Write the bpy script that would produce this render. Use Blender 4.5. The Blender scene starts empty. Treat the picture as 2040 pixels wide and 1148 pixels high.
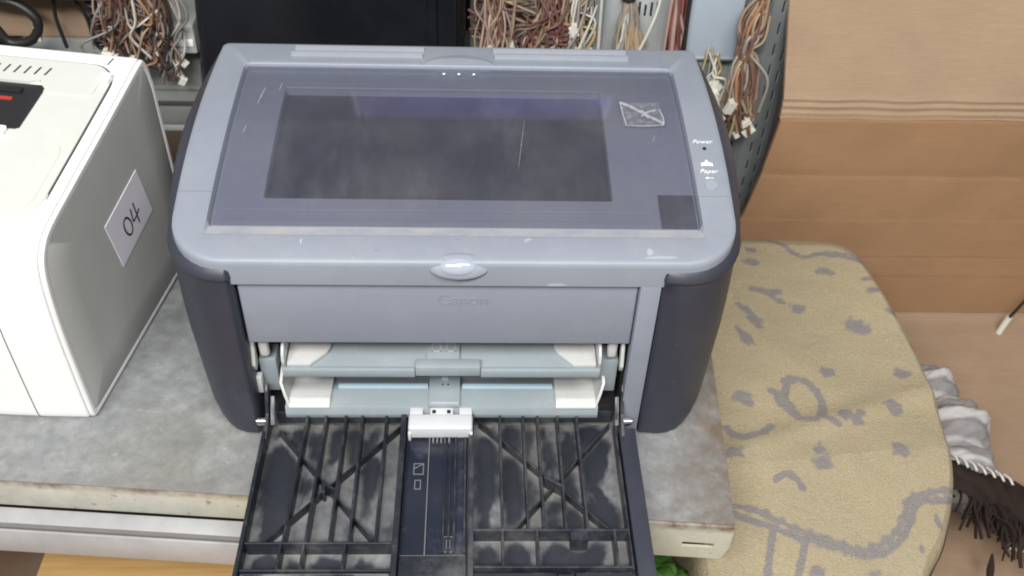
import bpy, bmesh, math, random
from mathutils import Vector, Matrix, noise
random.seed(11)
R = math.radians
scn = bpy.context.scene
col = scn.collection

# ------------------------------------------------------------------ camera
cam_d = bpy.data.cameras.new("camera")
cam = bpy.data.objects.new("camera", cam_d); col.objects.link(cam)
cam_d.sensor_width = 36; cam_d.lens = 1957.2 / 2040 * 36
cam_d.clip_start = .01; cam_d.clip_end = 50
CR = ((0.9992, -0.0251, 0.0317), (-0.0067, 0.6717, 0.7408), (0.0399, 0.7404, -0.6710))
m = Matrix(((CR[0][0], CR[1][0], -CR[2][0]), (CR[0][1], CR[1][1], -CR[2][1]), (CR[0][2], CR[1][2], -CR[2][2])))
cam.matrix_world = Matrix.Translation((0.0103, -0.4631, 0.563)) @ m.to_quaternion().to_matrix().to_4x4()
cam_d.dof.use_dof = True; cam_d.dof.focus_distance = .62; cam_d.dof.aperture_fstop = 13
scn.camera = cam

# ------------------------------------------------------------------ light
w = bpy.data.worlds.new("World"); scn.world = w; w.use_nodes = True
bgn = w.node_tree.nodes["Background"]
bgn.inputs[0].default_value = (.93, .96, 1, 1); bgn.inputs[1].default_value = .26
def area(name, loc, target, sx, sy, power, colr):
    d = bpy.data.lights.new(name, 'AREA'); d.shape = 'RECTANGLE'; d.size = sx; d.size_y = sy; d.energy = power; d.color = colr
    o = bpy.data.objects.new(name, d); col.objects.link(o); o.location = loc
    o.rotation_euler = (Vector(target) - Vector(loc)).to_track_quat('-Z', 'Y').to_euler(); return o
area("ceiling_tube", (-.45, -1.15, 1.45), (-.05, .05, 0), 1.2, .25, 40, (1, .985, .96))
area("ceiling_tube.001", (.35, -.95, 1.70), (.05, .05, 0), 1.2, .25, 27, (1, .985, .96))
scn.view_settings.view_transform = 'Standard'; scn.view_settings.look = 'None'
scn.view_settings.exposure = -.07; scn.view_settings.gamma = 1
scn.cycles.max_bounces = 8; scn.cycles.transparent_max_bounces = 12
scn.cycles.use_denoising = True
scn.cycles.filter_width = 1.9

# ------------------------------------------------------------------ materials
class N:
    def __init__(s, name):
        s.m = bpy.data.materials.new(name); s.m.use_nodes = True; s.t = s.m.node_tree
        s.t.nodes.clear(); s.out = s.t.nodes.new('ShaderNodeOutputMaterial')
        s.tc = s.t.nodes.new('ShaderNodeTexCoord')
    def n(s, typ, **kw):
        x = s.t.nodes.new(typ)
        for k, v in kw.items():
            if isinstance(k, str) and hasattr(x, k): setattr(x, k, v)
        return x
    def l(s, a, b): s.t.links.new(a, b)
    def noise(s, scale, detail=4, rough=.6, vec=None, stretch=None):
        x = s.n('ShaderNodeTexNoise'); x.inputs['Scale'].default_value = scale
        x.inputs['Detail'].default_value = detail; x.inputs['Roughness'].default_value = rough
        src = vec or s.tc.outputs['Object']
        if stretch:
            mp = s.n('ShaderNodeMapping'); mp.inputs['Scale'].default_value = stretch; s.l(src, mp.inputs[0]); src = mp.outputs[0]
        s.l(src, x.inputs['Vector']); return x.outputs['Fac']
    def ramp(s, fac, a, b, ca=(0, 0, 0, 1), cb=(1, 1, 1, 1)):
        x = s.n('ShaderNodeValToRGB'); x.color_ramp.elements[0].position = a; x.color_ramp.elements[1].position = b
        x.color_ramp.elements[0].color = ca; x.color_ramp.elements[1].color = cb
        s.l(fac, x.inputs[0]); return x.outputs[0]
    def mix(s, fac, a, b):
        x = s.n('ShaderNodeMix'); x.data_type = 'RGBA'
        for sock, v in ((x.inputs[0], fac), (x.inputs[6], a), (x.inputs[7], b)):
            if isinstance(v, (int, float)): sock.default_value = v
            elif isinstance(v, tuple): sock.default_value = (*v, 1) if len(v) == 3 else v
            else: s.l(v, sock)
        return x.outputs[2]
    def math(s, op, a, b=None):
        x = s.n('ShaderNodeMath'); x.operation = op
        for i, v in enumerate((a, b)):
            if v is None: continue
            if isinstance(v, (int, float)): x.inputs[i].default_value = v
            else: s.l(v, x.inputs[i])
        return x.outputs[0]
    def bsdf(s, colr, rough=.5, bump=None, bstr=.1, bdist=.001, metal=0, spec=.5):
        p = s.n('ShaderNodeBsdfPrincipled')
        for sock, v in ((p.inputs['Base Color'], colr), (p.inputs['Roughness'], rough)):
            if isinstance(v, tuple): sock.default_value = (*v, 1)
            elif isinstance(v, (int, float)): sock.default_value = v
            else: s.l(v, sock)
        p.inputs['Metallic'].default_value = metal; p.inputs['Specular IOR Level'].default_value = spec
        if bump is not None:
            b = s.n('ShaderNodeBump'); b.inputs['Strength'].default_value = bstr; b.inputs['Distance'].default_value = bdist
            s.l(bump, b.inputs['Height']); s.l(b.outputs[0], p.inputs['Normal'])
        s.l(p.outputs[0], s.out.inputs[0]); s.p = p; return s.m

def plastic(name, c, rough=.45, var=.08, dust=None, dustc=(.42, .40, .37), dscale=14, grain=900, bstr=.06, spec=.45, smear=.12, scuff=0):
    g = N(name)
    n1 = g.noise(9, 5); n2 = g.noise(60, 4, .7)
    lo = tuple(v * (1 - var) for v in c); hi = tuple(v * (1 + var) for v in c)
    cc = g.mix(g.ramp(n1, .3, .7), lo, hi)
    cc = g.mix(g.math('MULTIPLY', g.ramp(n2, .45, .8), .12), cc, tuple(min(1, v * 1.35 + .02) for v in c))
    if dust:
        a, b, amt = dust
        d1 = g.noise(dscale, 7, .68)
        d2 = g.noise(dscale * 7, 4, .7)
        f = g.ramp(g.math('ADD', g.math('MULTIPLY', d1, .8), g.math('MULTIPLY', d2, .2)), a, b)
        cc = g.mix(g.math('MULTIPLY', f, amt), cc, dustc)
    if scuff:
        sc = g.math('MULTIPLY', g.ramp(g.noise(38, 8, .75, stretch=(1, 2.2, 1.6)), .665, .72), scuff); cc = g.mix(sc, cc, (.52, .53, .56))
        sd = g.math('MULTIPLY', g.ramp(g.noise(55, 8, .8), .66, .74), scuff * .8); cc = g.mix(sd, cc, (.13, .125, .12))
    rr = g.math('ADD', g.math('MULTIPLY', n1, smear), rough - smear * .5)
    return g.bsdf(cc, rr, g.noise(grain, 2), bstr, .0006, 0, spec)

M = {}
M['cover'] = plastic('cover_grey_plastic', (.250, .275, .322), .45, .06, (.50, .75, .28), (.38, .37, .36), 22, scuff=.85)
M['front'] = plastic('front_grey_plastic', (.240, .263, .314), .47, .06, (.50, .75, .25), (.35, .35, .36), 26, scuff=.8)
M['worn'] = plastic('worn_and_lit_plastic', (.36, .385, .43), .35, .06)  # real rub marks, and the light painted onto the grip bars
M['print'] = plastic('worn_print_and_glint', (.32, .34, .40), .4, .15)
M['navy'] = plastic('navy_plastic', (.034, .037, .053), .42, .12, (.55, .85, .10), (.30, .29, .28), 18, 700, .12, .5, scuff=.12)
M['ledge'] = plastic('ledge_grey_plastic', (.275, .29, .335), .5, .06, (.45, .75, .25), (.45, .44, .42), 18)
M['pit'] = plastic('tray_floor_plastic', (.034, .037, .052), .5, .15, (.45, .75, .4), (.16, .16, .18), 12)
M['bevel'] = plastic('dusty_trough_plastic', (.33, .355, .41), .55, .08, (.38, .66, .75), (.52, .50, .46), 26)
def doorm():
    g = N('dusty_tray_door_plastic')
    ao = g.n('ShaderNodeAmbientOcclusion'); ao.inputs['Distance'].default_value = .009; ao.samples = 8
    n1 = g.noise(26, 5, .6); n2 = g.noise(75, 5, .7); n3 = g.noise(34, 3, .5, stretch=(1, .6, 1))
    dustc = g.mix(g.ramp(n2, .3, .7), (.10, .104, .112), (.24, .243, .246))
    clean = g.math('MULTIPLY', g.ramp(g.math('ADD', n3, g.math('MULTIPLY', g.math('SUBTRACT', ao.outputs['AO'], .6), .35)), .50, .56), .92)
    c = g.mix(clean, dustc, (.017, .020, .030))
    cor = g.math('MULTIPLY', g.ramp(ao.outputs['AO'], .30, .58, (1, 1, 1, 1), (0, 0, 0, 1)), g.ramp(n1, .42, .62))
    c = g.mix(g.math('MULTIPLY', cor, .85), c, (.30, .29, .27))
    return g.bsdf(c, g.math('ADD', g.math('MULTIPLY', clean, -.18), .50), g.noise(600, 2), .1, .0006)
M['door'] = doorm()
M['rib'] = plastic('tray_rib_plastic', (.018, .020, .029), .4, .2, (.48, .74, .50), (.20, .20, .195), 26)
M['slide'] = plastic('slide_plastic', (.016, .020, .034), .25, .2, (.52, .82, .40), (.24, .25, .27), 30)
M['etch'] = plastic('pale_etched_line', (.15, .155, .165), .5, .25)
M['black'] = plastic('cavity_plastic', (.022, .022, .025), .6, .3, (.5, .8, .4), (.2, .19, .18), 40)
M['traygrey'] = plastic('feed_tray_plastic', (.29, .335, .36), .5, .08, (.5, .75, .3), (.46, .45, .42), 30)
M['trayblue'] = plastic('feed_rib_plastic', (.42, .56, .64), .45, .06)
M['guide'] = plastic('guide_white_plastic', (.53, .54, .53), .45, .05, (.5, .75, .45), (.45, .42, .36), 40)
M['clip'] = plastic('clip_white_plastic', (.60, .61, .63), .42, .05, (.5, .8, .3), (.45, .43, .4), 40)
M['ink'] = plastic('white_ink', (.85, .86, .88), .5, .02)
M['white'] = plastic('white_printer_plastic', (.87, .87, .86), .42, .02, (.6, .85, .25), (.62, .60, .52), 16, 900, .04, scuff=.12)
M['cream'] = plastic('cream_lid_plastic', (.60, .61, .57), .45, .03, (.55, .8, .3), (.55, .53, .44), 16)
M['groove'] = plastic('dark_groove', (.05, .05, .05), .7, .2)
M['sidegrey'] = plastic('warm_grey_side_plastic', (.50, .505, .485), .6, .03, None, grain=1400, bstr=.25, spec=.2)
M['paper'] = plastic('label_paper', (.80, .77, .85), .8, .03)
M['pen'] = plastic('pen_ink', (.03, .03, .05), .6, .1)
M['toner'] = plastic('toner_black', (.022, .022, .024), .4, .2)
M['red'] = plastic('red_stripe', (.45, .04, .03), .5, .1)
M['blackgloss'] = plastic('black_case_plastic', (.010, .011, .014), .33, .3, (.6, .9, .1), (.1, .1, .11), 12)
M['bluesteel'] = plastic('pale_blue_steel', (.36, .42, .49), .42, .06, (.55, .8, .3), (.30, .33, .36), 18)
M['steel'] = plastic('grey_sheet_steel', (.27, .29, .285), .4, .12, (.42, .72, .6), (.22, .20, .17), 22)
M['psu'] = plastic('psu_steel', (.43, .455, .465), .4, .1, (.45, .75, .5), (.30, .28, .24), 24)
M['rackgreen'] = plastic('rack_paint', (.19, .215, .22), .5, .15, (.5, .8, .3), (.22, .22, .2), 30)
M['darkgap'] = plastic('dark_back', (.012, .012, .013), .8, .2)
M['cord'] = plastic('black_cord', (.018, .017, .017), .45, .2)
M['conn'] = plastic('connector_white', (.66, .65, .58), .45, .1, (.5, .8, .4), (.35, .3, .22), 60)
M['bluecarton'] = plastic('blue_carton_print', (.06, .04, .50), .4, .3)
WIRE = {'brown': (.16, .075, .045), 'orange': (.40, .17, .05), 'red': (.30, .06, .045), 'tan': (.36, .24, .13), 'yellow': (.45, .33, .10),
        'white': (.55, .53, .46), 'grey': (.26, .24, .21), 'black': (.03, .028, .026), 'maroon': (.16, .045, .045), 'pink': (.42, .25, .20)}
def dull(c): m_ = sum(c) / 3; return tuple(m_ + (v - m_) * .72 for v in c)
WM = {k: plastic('wire_' + k, dull(v), .5, .15, (.5, .8, .35), (.25, .21, .16), 50) for k, v in WIRE.items()}

def chrome():
    g = N('chrome_pin'); return g.bsdf(g.mix(g.noise(80, 3), (.5, .5, .52), (.75, .75, .78)), .22, None, metal=1)
M['chrome'] = chrome()
def lens():
    g = N('clear_lens'); mm = g.bsdf((.36, .40, .47), .10); g.p.inputs['Coat Weight'].default_value = .8; g.p.inputs['Coat Roughness'].default_value = .05; return mm
M['lens'] = lens()

def smoked():
    g = N('smoked_clear_plastic'); g.m.use_backface_culling = False
    n1 = g.noise(7, 6, .6); n2 = g.noise(40, 5, .7, stretch=(1, .25, 1))
    tr = g.n('ShaderNodeBsdfTransparent'); tr.inputs[0].default_value = (.815, .82, .855, 1)
    df = g.n('ShaderNodeBsdfDiffuse'); df.inputs[0].default_value = (.28, .29, .345, 1)
    g.l(g.mix(g.ramp(g.noise(5, 4), .45, .65), (.28, .29, .345), (.33, .31, .29)), df.inputs[0])
    gl = g.n('ShaderNodeBsdfGlossy'); gl.inputs['Roughness'].default_value = .07; gl.inputs[0].default_value = (.95, .95, 1, 1)
    f = g.math('ADD', g.math('MULTIPLY', g.ramp(n1, .35, .75), .13), g.math('MULTIPLY', g.ramp(n2, .5, .85), .10))
    f = g.math('ADD', f, .05)
    m1 = g.n('ShaderNodeMixShader'); g.l(f, m1.inputs[0]); g.l(tr.outputs[0], m1.inputs[1]); g.l(df.outputs[0], m1.inputs[2])
    fr = g.n('ShaderNodeLayerWeight'); fr.inputs[0].default_value = .5
    ff = g.math('ADD', g.math('MULTIPLY', g.math('POWER', fr.outputs['Facing'], 5.0), .95), .045)
    m2 = g.n('ShaderNodeMixShader'); g.l(ff, m2.inputs[0]); g.l(m1.outputs[0], m2.inputs[1]); g.l(gl.outputs[0], m2.inputs[2])
    g.l(m2.outputs[0], g.out.inputs[0]); return g.m
M['smoked'] = smoked()
def tape():
    g = N('clear_tape')
    tr = g.n('ShaderNodeBsdfTransparent'); tr.inputs[0].default_value = (.96, .96, .97, 1)
    p = g.n('ShaderNodeBsdfPrincipled'); p.inputs['Base Color'].default_value = (.55, .56, .60, 1); p.inputs['Roughness'].default_value = .3
    mx = g.n('ShaderNodeMixShader'); g.l(g.math('ADD', g.math('MULTIPLY', g.ramp(g.noise(220, 5), .5, .8), .25), .06), mx.inputs[0])
    g.l(tr.outputs[0], mx.inputs[1]); g.l(p.outputs[0], mx.inputs[2]); g.l(mx.outputs[0], g.out.inputs[0]); return g.m
M['tape'] = tape()
def tapeedge():
    g = N('frosted_tape_edge')
    tr = g.n('ShaderNodeBsdfTransparent'); p = g.n('ShaderNodeBsdfPrincipled'); p.inputs['Base Color'].default_value = (.62, .62, .65, 1); p.inputs['Roughness'].default_value = .4
    mx = g.n('ShaderNodeMixShader'); g.l(g.ramp(g.noise(300, 4), .3, .75, (.12, .12, .12, 1), (.60, .60, .60, 1)), mx.inputs[0])
    g.l(tr.outputs[0], mx.inputs[1]); g.l(p.outputs[0], mx.inputs[2]); g.l(mx.outputs[0], g.out.inputs[0]); return g.m
M['tapeedge'] = tapeedge()

def tabletop():
    g = N('worn_grey_tabletop')
    big = g.noise(6, 6, .6); med = g.noise(34, 6, .65); fine = g.noise(260, 3, .7); scr = g.noise(46, 5, .6, stretch=(1, 3, 1))
    c = g.mix(g.ramp(med, .3, .72), (.195, .206, .212), (.325, .337, .345))
    c = g.mix(g.math('MULTIPLY', g.ramp(big, .50, .66), .5), c, (.215, .205, .165))
    c = g.mix(g.math('MULTIPLY', g.ramp(scr, .60, .75), .35), c, (.42, .42, .42))
    c = g.mix(g.math('MULTIPLY', g.ramp(fine, .62, .8), .4), c, (.15, .145, .13))
    c = g.mix(g.math('MULTIPLY', g.ramp(g.noise(85, 6, .7), .40, .62), .45), c, (.13, .128, .118))
    c = g.mix(g.math('MULTIPLY', g.ramp(g.noise(120, 6, .75), .60, .72), .6), c, (.43, .43, .42))
    sx = g.n('ShaderNodeSeparateXYZ'); g.l(g.tc.outputs['Object'], sx.inputs[0])
    # rust and grime worn in along the front and right edges of the sheet
    ey = g.ramp(g.math('ADD', sx.outputs[1], g.math('MULTIPLY', med, .03)), .012, .045, (1, 1, 1, 1), (0, 0, 0, 1))
    ex = g.ramp(g.math('ADD', g.math('MULTIPLY', sx.outputs[0], -1), g.math('MULTIPLY', med, .05)), .02, .085, (1, 1, 1, 1), (0, 0, 0, 1))
    f = g.math('MULTIPLY', g.math('MAXIMUM', g.math('MULTIPLY', ey, .28), ex), .95)
    c = g.mix(g.math('MULTIPLY', f, g.ramp(g.noise(22, 6, .7), .22, .6)), c, (.135, .090, .050))
    return g.bsdf(c, g.math('ADD', g.math('MULTIPLY', med, .25), .4), g.math('ADD', med, g.math('MULTIPLY', fine, .3)), .25, .001)
M['tabletop'] = tabletop()
def lipm():
    g = N('chipped_cream_edge')
    a = g.noise(28, 6, .65); b = g.noise(120, 4, .7); big = g.noise(7, 4)
    c = g.mix(g.ramp(a, .3, .7), (.40, .395, .335), (.57, .56, .50))
    c = g.mix(g.math('MULTIPLY', g.ramp(big, .5, .7), .5), c, (.47, .43, .25))
    sx = g.n('ShaderNodeSeparateXYZ'); g.l(g.tc.outputs['Object'], sx.inputs[0])
    up = g.ramp(g.math('ADD', g.math('MULTIPLY', g.math('ADD', sx.outputs[2], .03), 33), g.math('MULTIPLY', b, .25)), .80, 1.0)
    c = g.mix(g.math('MULTIPLY', up, g.ramp(a, .35, .6)), c, (.16, .10, .07))
    c = g.mix(g.ramp(b, .62, .72), c, (.20, .15, .11))
    return g.bsdf(c, .5, a, .25, .001)
M['lip'] = lipm()
def beamm():
    g = N('grey_beam_paint'); a = g.noise(25, 6, .65); b = g.noise(140, 4, .7)
    c = g.mix(g.ramp(a, .3, .7), (.34, .34, .35), (.45, .45, .45)); c = g.mix(g.ramp(b, .66, .74), c, (.2, .17, .14))
    return g.bsdf(c, .5, a, .2, .001)
M['beam'] = beamm()
def cardboard(name, c, line=180):
    g = N(name); a = g.noise(6, 5); b = g.noise(300, 3, .7, stretch=(.15, 1, 1)); s = g.noise(30, 5, .65)
    cc = g.mix(g.ramp(a, .3, .7), tuple(v * .9 for v in c), tuple(min(1, v * 1.1) for v in c))
    cc = g.mix(g.math('MULTIPLY', g.ramp(b, .4, .7), .22), cc, tuple(v * .72 for v in c))
    cc = g.mix(g.math('MULTIPLY', g.ramp(s, .6, .8), .3), cc, tuple(min(1, v * 1.3) for v in c))
    wv = g.n('ShaderNodeTexWave'); wv.bands_direction = 'Z'; wv.inputs['Scale'].default_value = line; wv.inputs['Distortion'].default_value = .6
    g.l(g.tc.outputs['Object'], wv.inputs[0])
    return g.bsdf(cc, .85, g.math('ADD', g.math('ADD', g.math('MULTIPLY', wv.outputs['Fac'], .5), s), g.math('MULTIPLY', a, 6)), .35, .0016, 0, .2)
M['kraft'] = cardboard('pale_kraft_board', (.375, .265, .178))
M['kraft2'] = cardboard('brown_shaded_kraft_board', (.345, .205, .112))  # own browner tone plus shade of the upright panel put into the colour
M['kraft3'] = cardboard('dull_kraft_board', (.325, .225, .150))
M['floor'] = plastic('brown_floor', (.115, .072, .045), .5, .2, (.45, .75, .5), (.2, .16, .12), 10)
def woodm():
    g = N('yellow_wood'); a = g.noise(14, 5, .6, stretch=(.25, 5, 1)); b = g.noise(90, 4, .6, stretch=(.15, 4, 1))
    c = g.mix(g.ramp(a, .3, .7), (.50, .29, .105), (.66, .42, .17)); c = g.mix(g.math('MULTIPLY', g.ramp(b, .5, .7), .4), c, (.3, .15, .05))
    return g.bsdf(c, .5, b, .15, .001)
M['wood'] = woodm()
def carpetm():
    g = N('yellow_pile_carpet')
    at = g.n('ShaderNodeAttribute'); at.attribute_name = 'pattern'
    weave = g.noise(900, 2, .6); big = g.noise(9, 5); med = g.noise(60, 5, .7)
    c = g.mix(g.ramp(big, .3, .7), (.435, .372, .250), (.50, .418, .272))
    c = g.mix(g.math('MULTIPLY', g.ramp(med, .35, .75), .35), c, (.43, .385, .26))
    c = g.mix(g.math('MULTIPLY', g.ramp(weave, .35, .7), .5), c, (.29, .235, .145))
    pur = g.mix(g.ramp(weave, .3, .7), (.185, .172, .185), (.29, .27, .275))
    wx = g.noise(700, 2, .7, stretch=(.5, 2, 1))
    f = g.math('ADD', at.outputs['Fac'], g.math('MULTIPLY', g.math('SUBTRACT', wx, .5), .9))
    c = g.mix(g.math('MULTIPLY', g.ramp(f, .28, .80), .84), c, pur)
    return g.bsdf(c, .95, g.math('ADD', weave, g.math('MULTIPLY', med, 1.2)), .8, .0026, 0, .1)
M['carpet'] = carpetm()
def stripem():
    g = N('striped_cloth'); at = g.n('ShaderNodeAttribute'); at.attribute_name = 'stripe'
    f = g.noise(700, 3, .7)
    c = g.mix(at.outputs['Fac'], (.27, .258, .26), (.54, .525, .51)); c = g.mix(g.math('MULTIPLY', g.ramp(f, .3, .7), .3), c, (.22, .2, .2))
    return g.bsdf(c, .95, f, .5, .001, 0, .1)
M['stripe'] = stripem()
M['fringe'] = plastic('dark_yarn', (.030, .021, .018), .95, .4, None, grain=600, bstr=.5, spec=.1)
M['stitch'] = plastic('white_yarn', (.60, .58, .54), .95, .1, None, spec=.1)
def greenm():
    g = N('green_cloth'); f = g.noise(60, 5, .7); c = g.mix(g.ramp(f, .3, .7), (.022, .065, .012), (.09, .20, .035)); return g.bsdf(c, .8, f, .4, .002, 0, .2)
M['green'] = greenm()

# ------------------------------------------------------------------ mesh helpers
def obj(name, bm, mat, parent=None, smooth=True, angle=35):
    bmesh.ops.recalc_face_normals(bm, faces=bm.faces)
    me = bpy.data.meshes.new(name); bm.to_mesh(me); bm.free()
    me.materials.append(M[mat] if isinstance(mat, str) else mat)
    if smooth:
        me.polygons.foreach_set('use_smooth', [True] * len(me.polygons))
        me.set_sharp_from_angle(angle=R(angle))
    o = bpy.data.objects.new(name, me); col.objects.link(o)
    if parent: o.parent = parent
    return o
def thing(name, label, cat, loc=(0, 0, 0), rz=0, group=None):
    o = bpy.data.objects.new(name, None); col.objects.link(o); o.empty_display_size = .02
    o.location = loc; o.rotation_euler = (0, 0, rz); return tag(o, label, cat, group)
def tag(o, label, cat, group=None, kind=None):
    o['label'] = label; o['category'] = cat
    if group: o['group'] = group
    if kind: o['kind'] = kind
    return o
def box(bm, x0, x1, y0, y1, z0, z1, bev=0, seg=2, mat=None):
    b = bmesh.new(); bmesh.ops.create_cube(b, size=1)
    for v in b.verts: v.co = Vector(((x0 + x1) / 2 + v.co.x * (x1 - x0), (y0 + y1) / 2 + v.co.y * (y1 - y0), (z0 + z1) / 2 + v.co.z * (z1 - z0)))
    if bev: bmesh.ops.bevel(b, geom=b.edges[:], offset=bev, segments=seg, profile=.5, affect='EDGES')
    if mat is not None: bmesh.ops.transform(b, matrix=mat, verts=b.verts)
    merge(bm, b)
def merge(bm, b):
    me = bpy.data.meshes.new('tmp'); b.to_mesh(me); b.free(); bm.from_mesh(me); bpy.data.meshes.remove(me)
def B(name, mat, parent, *a, bev=.0006, seg=2, mx=None):
    bm = bmesh.new(); box(bm, *a, bev=bev, seg=seg, mat=mx); return obj(name, bm, mat, parent)
def prism(bm, pts, axis, a0, a1, bev=0, seg=2):
    """polygon pts (2-D) extruded along axis; (u,v) are the other two axes in xyz order"""
    b = bmesh.new(); f = lambda u, v, t: {0: (t, u, v), 1: (u, t, v), 2: (u, v, t)}[axis]
    A = [b.verts.new(f(u, v, a0)) for u, v in pts]; C = [b.verts.new(f(u, v, a1)) for u, v in pts]
    b.faces.new(A); b.faces.new(C[::-1]); n = len(pts)
    for i in range(n): b.faces.new((A[i], C[i], C[(i + 1) % n], A[(i + 1) % n]))
    if bev: bmesh.ops.bevel(b, geom=b.edges[:], offset=bev, segments=seg, profile=.5, affect='EDGES')
    bmesh.ops.recalc_face_normals(b, faces=b.faces); merge(bm, b)
def crom(pts, k=6):
    P = [Vector(p) for p in pts]; P = [P[0] * 2 - P[1]] + P + [P[-1] * 2 - P[-2]]; out = []
    for i in range(1, len(P) - 2):
        for j in range(k):
            t = j / k; a, b, c, d = P[i - 1:i + 3]
            out.append(.5 * ((2 * b) + (c - a) * t + (2 * a - 5 * b + 4 * c - d) * t * t + (3 * b - a - 3 * c + d) * t ** 3))
    out.append(P[-2]); return out
def tube(bm, pts, r, n=6, smoothk=6):
    P = crom(pts, smoothk) if smoothk else [Vector(p) for p in pts]
    t0 = (P[1] - P[0]).normalized(); u = t0.orthogonal().normalized(); rings = []
    for i, p in enumerate(P):
        t = (P[min(i + 1, len(P) - 1)] - P[max(i - 1, 0)]).normalized()
        u = (u - t * u.dot(t)).normalized(); v = t.cross(u)
        rr = r[min(i, len(r) - 1)] if isinstance(r, (list, tuple)) else r
        rings.append([bm.verts.new(p + (u * math.cos(2 * math.pi * k / n) + v * math.sin(2 * math.pi * k / n)) * rr) for k in range(n)])
    for a, b in zip(rings, rings[1:]):
        for k in range(n): bm.faces.new((a[k], a[(k + 1) % n], b[(k + 1) % n], b[k]))
    bm.faces.new(rings[0][::-1]); bm.faces.new(rings[-1])
def T(name, mat, parent, pts, r, n=6, k=6):
    bm = bmesh.new(); tube(bm, pts, r, n, k); return obj(name, bm, mat, parent, angle=60)
def rings_mesh(bm, rings, closed=True, cap0=False, cap1=False):
    V = [[bm.verts.new(p) for p in r] for r in rings]; n = len(V[0])
    for a, b in zip(V, V[1:]):
        for k in range(n if closed else n - 1):
            bm.faces.new((a[k], a[(k + 1) % n], b[(k + 1) % n], b[k]))
    if cap0: bm.faces.new(V[0])
    if cap1: bm.faces.new(V[-1][::-1])
    return V
def text_mesh(name, body, size, mat, parent, mx, extrude=.0001, shear=0):
    cu = bpy.data.curves.new(name, 'FONT'); cu.body = body; cu.size = size; cu.extrude = extrude; cu.shear = shear; cu.align_x = 'CENTER'; cu.align_y = 'CENTER'
    t = bpy.data.objects.new(name + '_tmp', cu); col.objects.link(t)
    dg = bpy.context.evaluated_depsgraph_get(); me = bpy.data.meshes.new_from_object(t.evaluated_get(dg))
    bpy.data.objects.remove(t); bpy.data.curves.remove(cu); me.name = name; me.transform(mx); me.materials.clear(); me.materials.append(M[mat])
    o = bpy.data.objects.new(name, me); col.objects.link(o); o.parent = parent; return o

# ------------------------------------------------------------------ setting: floor and bench
FLOOR = -.205
bm = bmesh.new(); box(bm, -3, 3, -1.5, 3, FLOOR - .02, FLOOR)
o = obj('floor', bm, 'floor', smooth=False); o['kind'] = 'structure'

TR = R(-4.3)
bench = thing('bench', 'worn grey metal topped bench with chipped cream front edge under both printers', 'bench', (.190, -.080, 0), TR)
bm = bmesh.new(); box(bm, -1.0, 0, 0, .47, -.0016, 0, .0006)
bmesh.ops.subdivide_edges(bm, edges=bm.edges[:], cuts=0); obj('top_sheet', bm, 'tabletop', bench)
bm = bmesh.new(); box(bm, -1.0, -.0915, .0004, .0024, -.030, -.0018, .0006); obj('front_lip', bm, 'lip', bench)
# corner end of the lip, deeper, with a slotted hole
bm = bmesh.new()
def panel_holes(bm, x0, x1, z0, z1, holes, mapf, th):
    xs = sorted({x0, x1, *[h[0] for h in holes], *[h[1] for h in holes]}); zs = sorted({z0, z1, *[h[2] for h in holes], *[h[3] for h in holes]})
    b = bmesh.new(); V = {}
    def v(i, j):
        if (i, j) not in V: V[i, j] = b.verts.new(mapf(xs[i], zs[j]))
        return V[i, j]
    for i in range(len(xs) - 1):
        for j in range(len(zs) - 1):
            cx, cz = (xs[i] + xs[i + 1]) / 2, (zs[j] + zs[j + 1]) / 2
            if any(h[0] < cx < h[1] and h[2] < cz < h[3] for h in holes): continue
            b.faces.new((v(i, j), v(i + 1, j), v(i + 1, j + 1), v(i, j + 1)))
    bmesh.ops.recalc_face_normals(b, faces=b.faces)
    bmesh.ops.solidify(b, geom=b.faces[:], thickness=th); merge(bm, b)
panel_holes(bm, -.091, 0, -.040, -.0018, [(-.033, -.011, -.0270, -.0218)], lambda a, b_: (a - (.004 if b_ < -.039 and a > -.001 else 0), .0004, b_), .002)
obj('corner_lip', bm, 'lip', bench)
bm = bmesh.new(); box(bm, -.002, -.0004, .003, .46, -.030, -.0018, .0004); obj('side_lip', bm, 'lip', bench)
bm = bmesh.new()
box(bm, -1.0, -.10, -.0135, -.001, -.0318, -.0306, .0004); box(bm, -1.0, -.10, -.0145, -.0125, -.066, -.0395, .0006); box(bm, -1.0, -.1, -.004, -.0015, -.066, -.032, 0)
obj('under_beam', bm, 'beam', bench)
for lx in (-.95, -.06):
    B('leg', 'steel', bench, lx, lx + .03, .42, .45, FLOOR, -.002, bev=.001)
# yellow wooden board and floor below
o = B('wooden_board', 'wood', None, -.3578, .02, -.25, .045, FLOOR + .001, FLOOR + .016, bev=.001)
tag(o, 'yellow wooden board lying on the brown floor below the bench', 'board')

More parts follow.
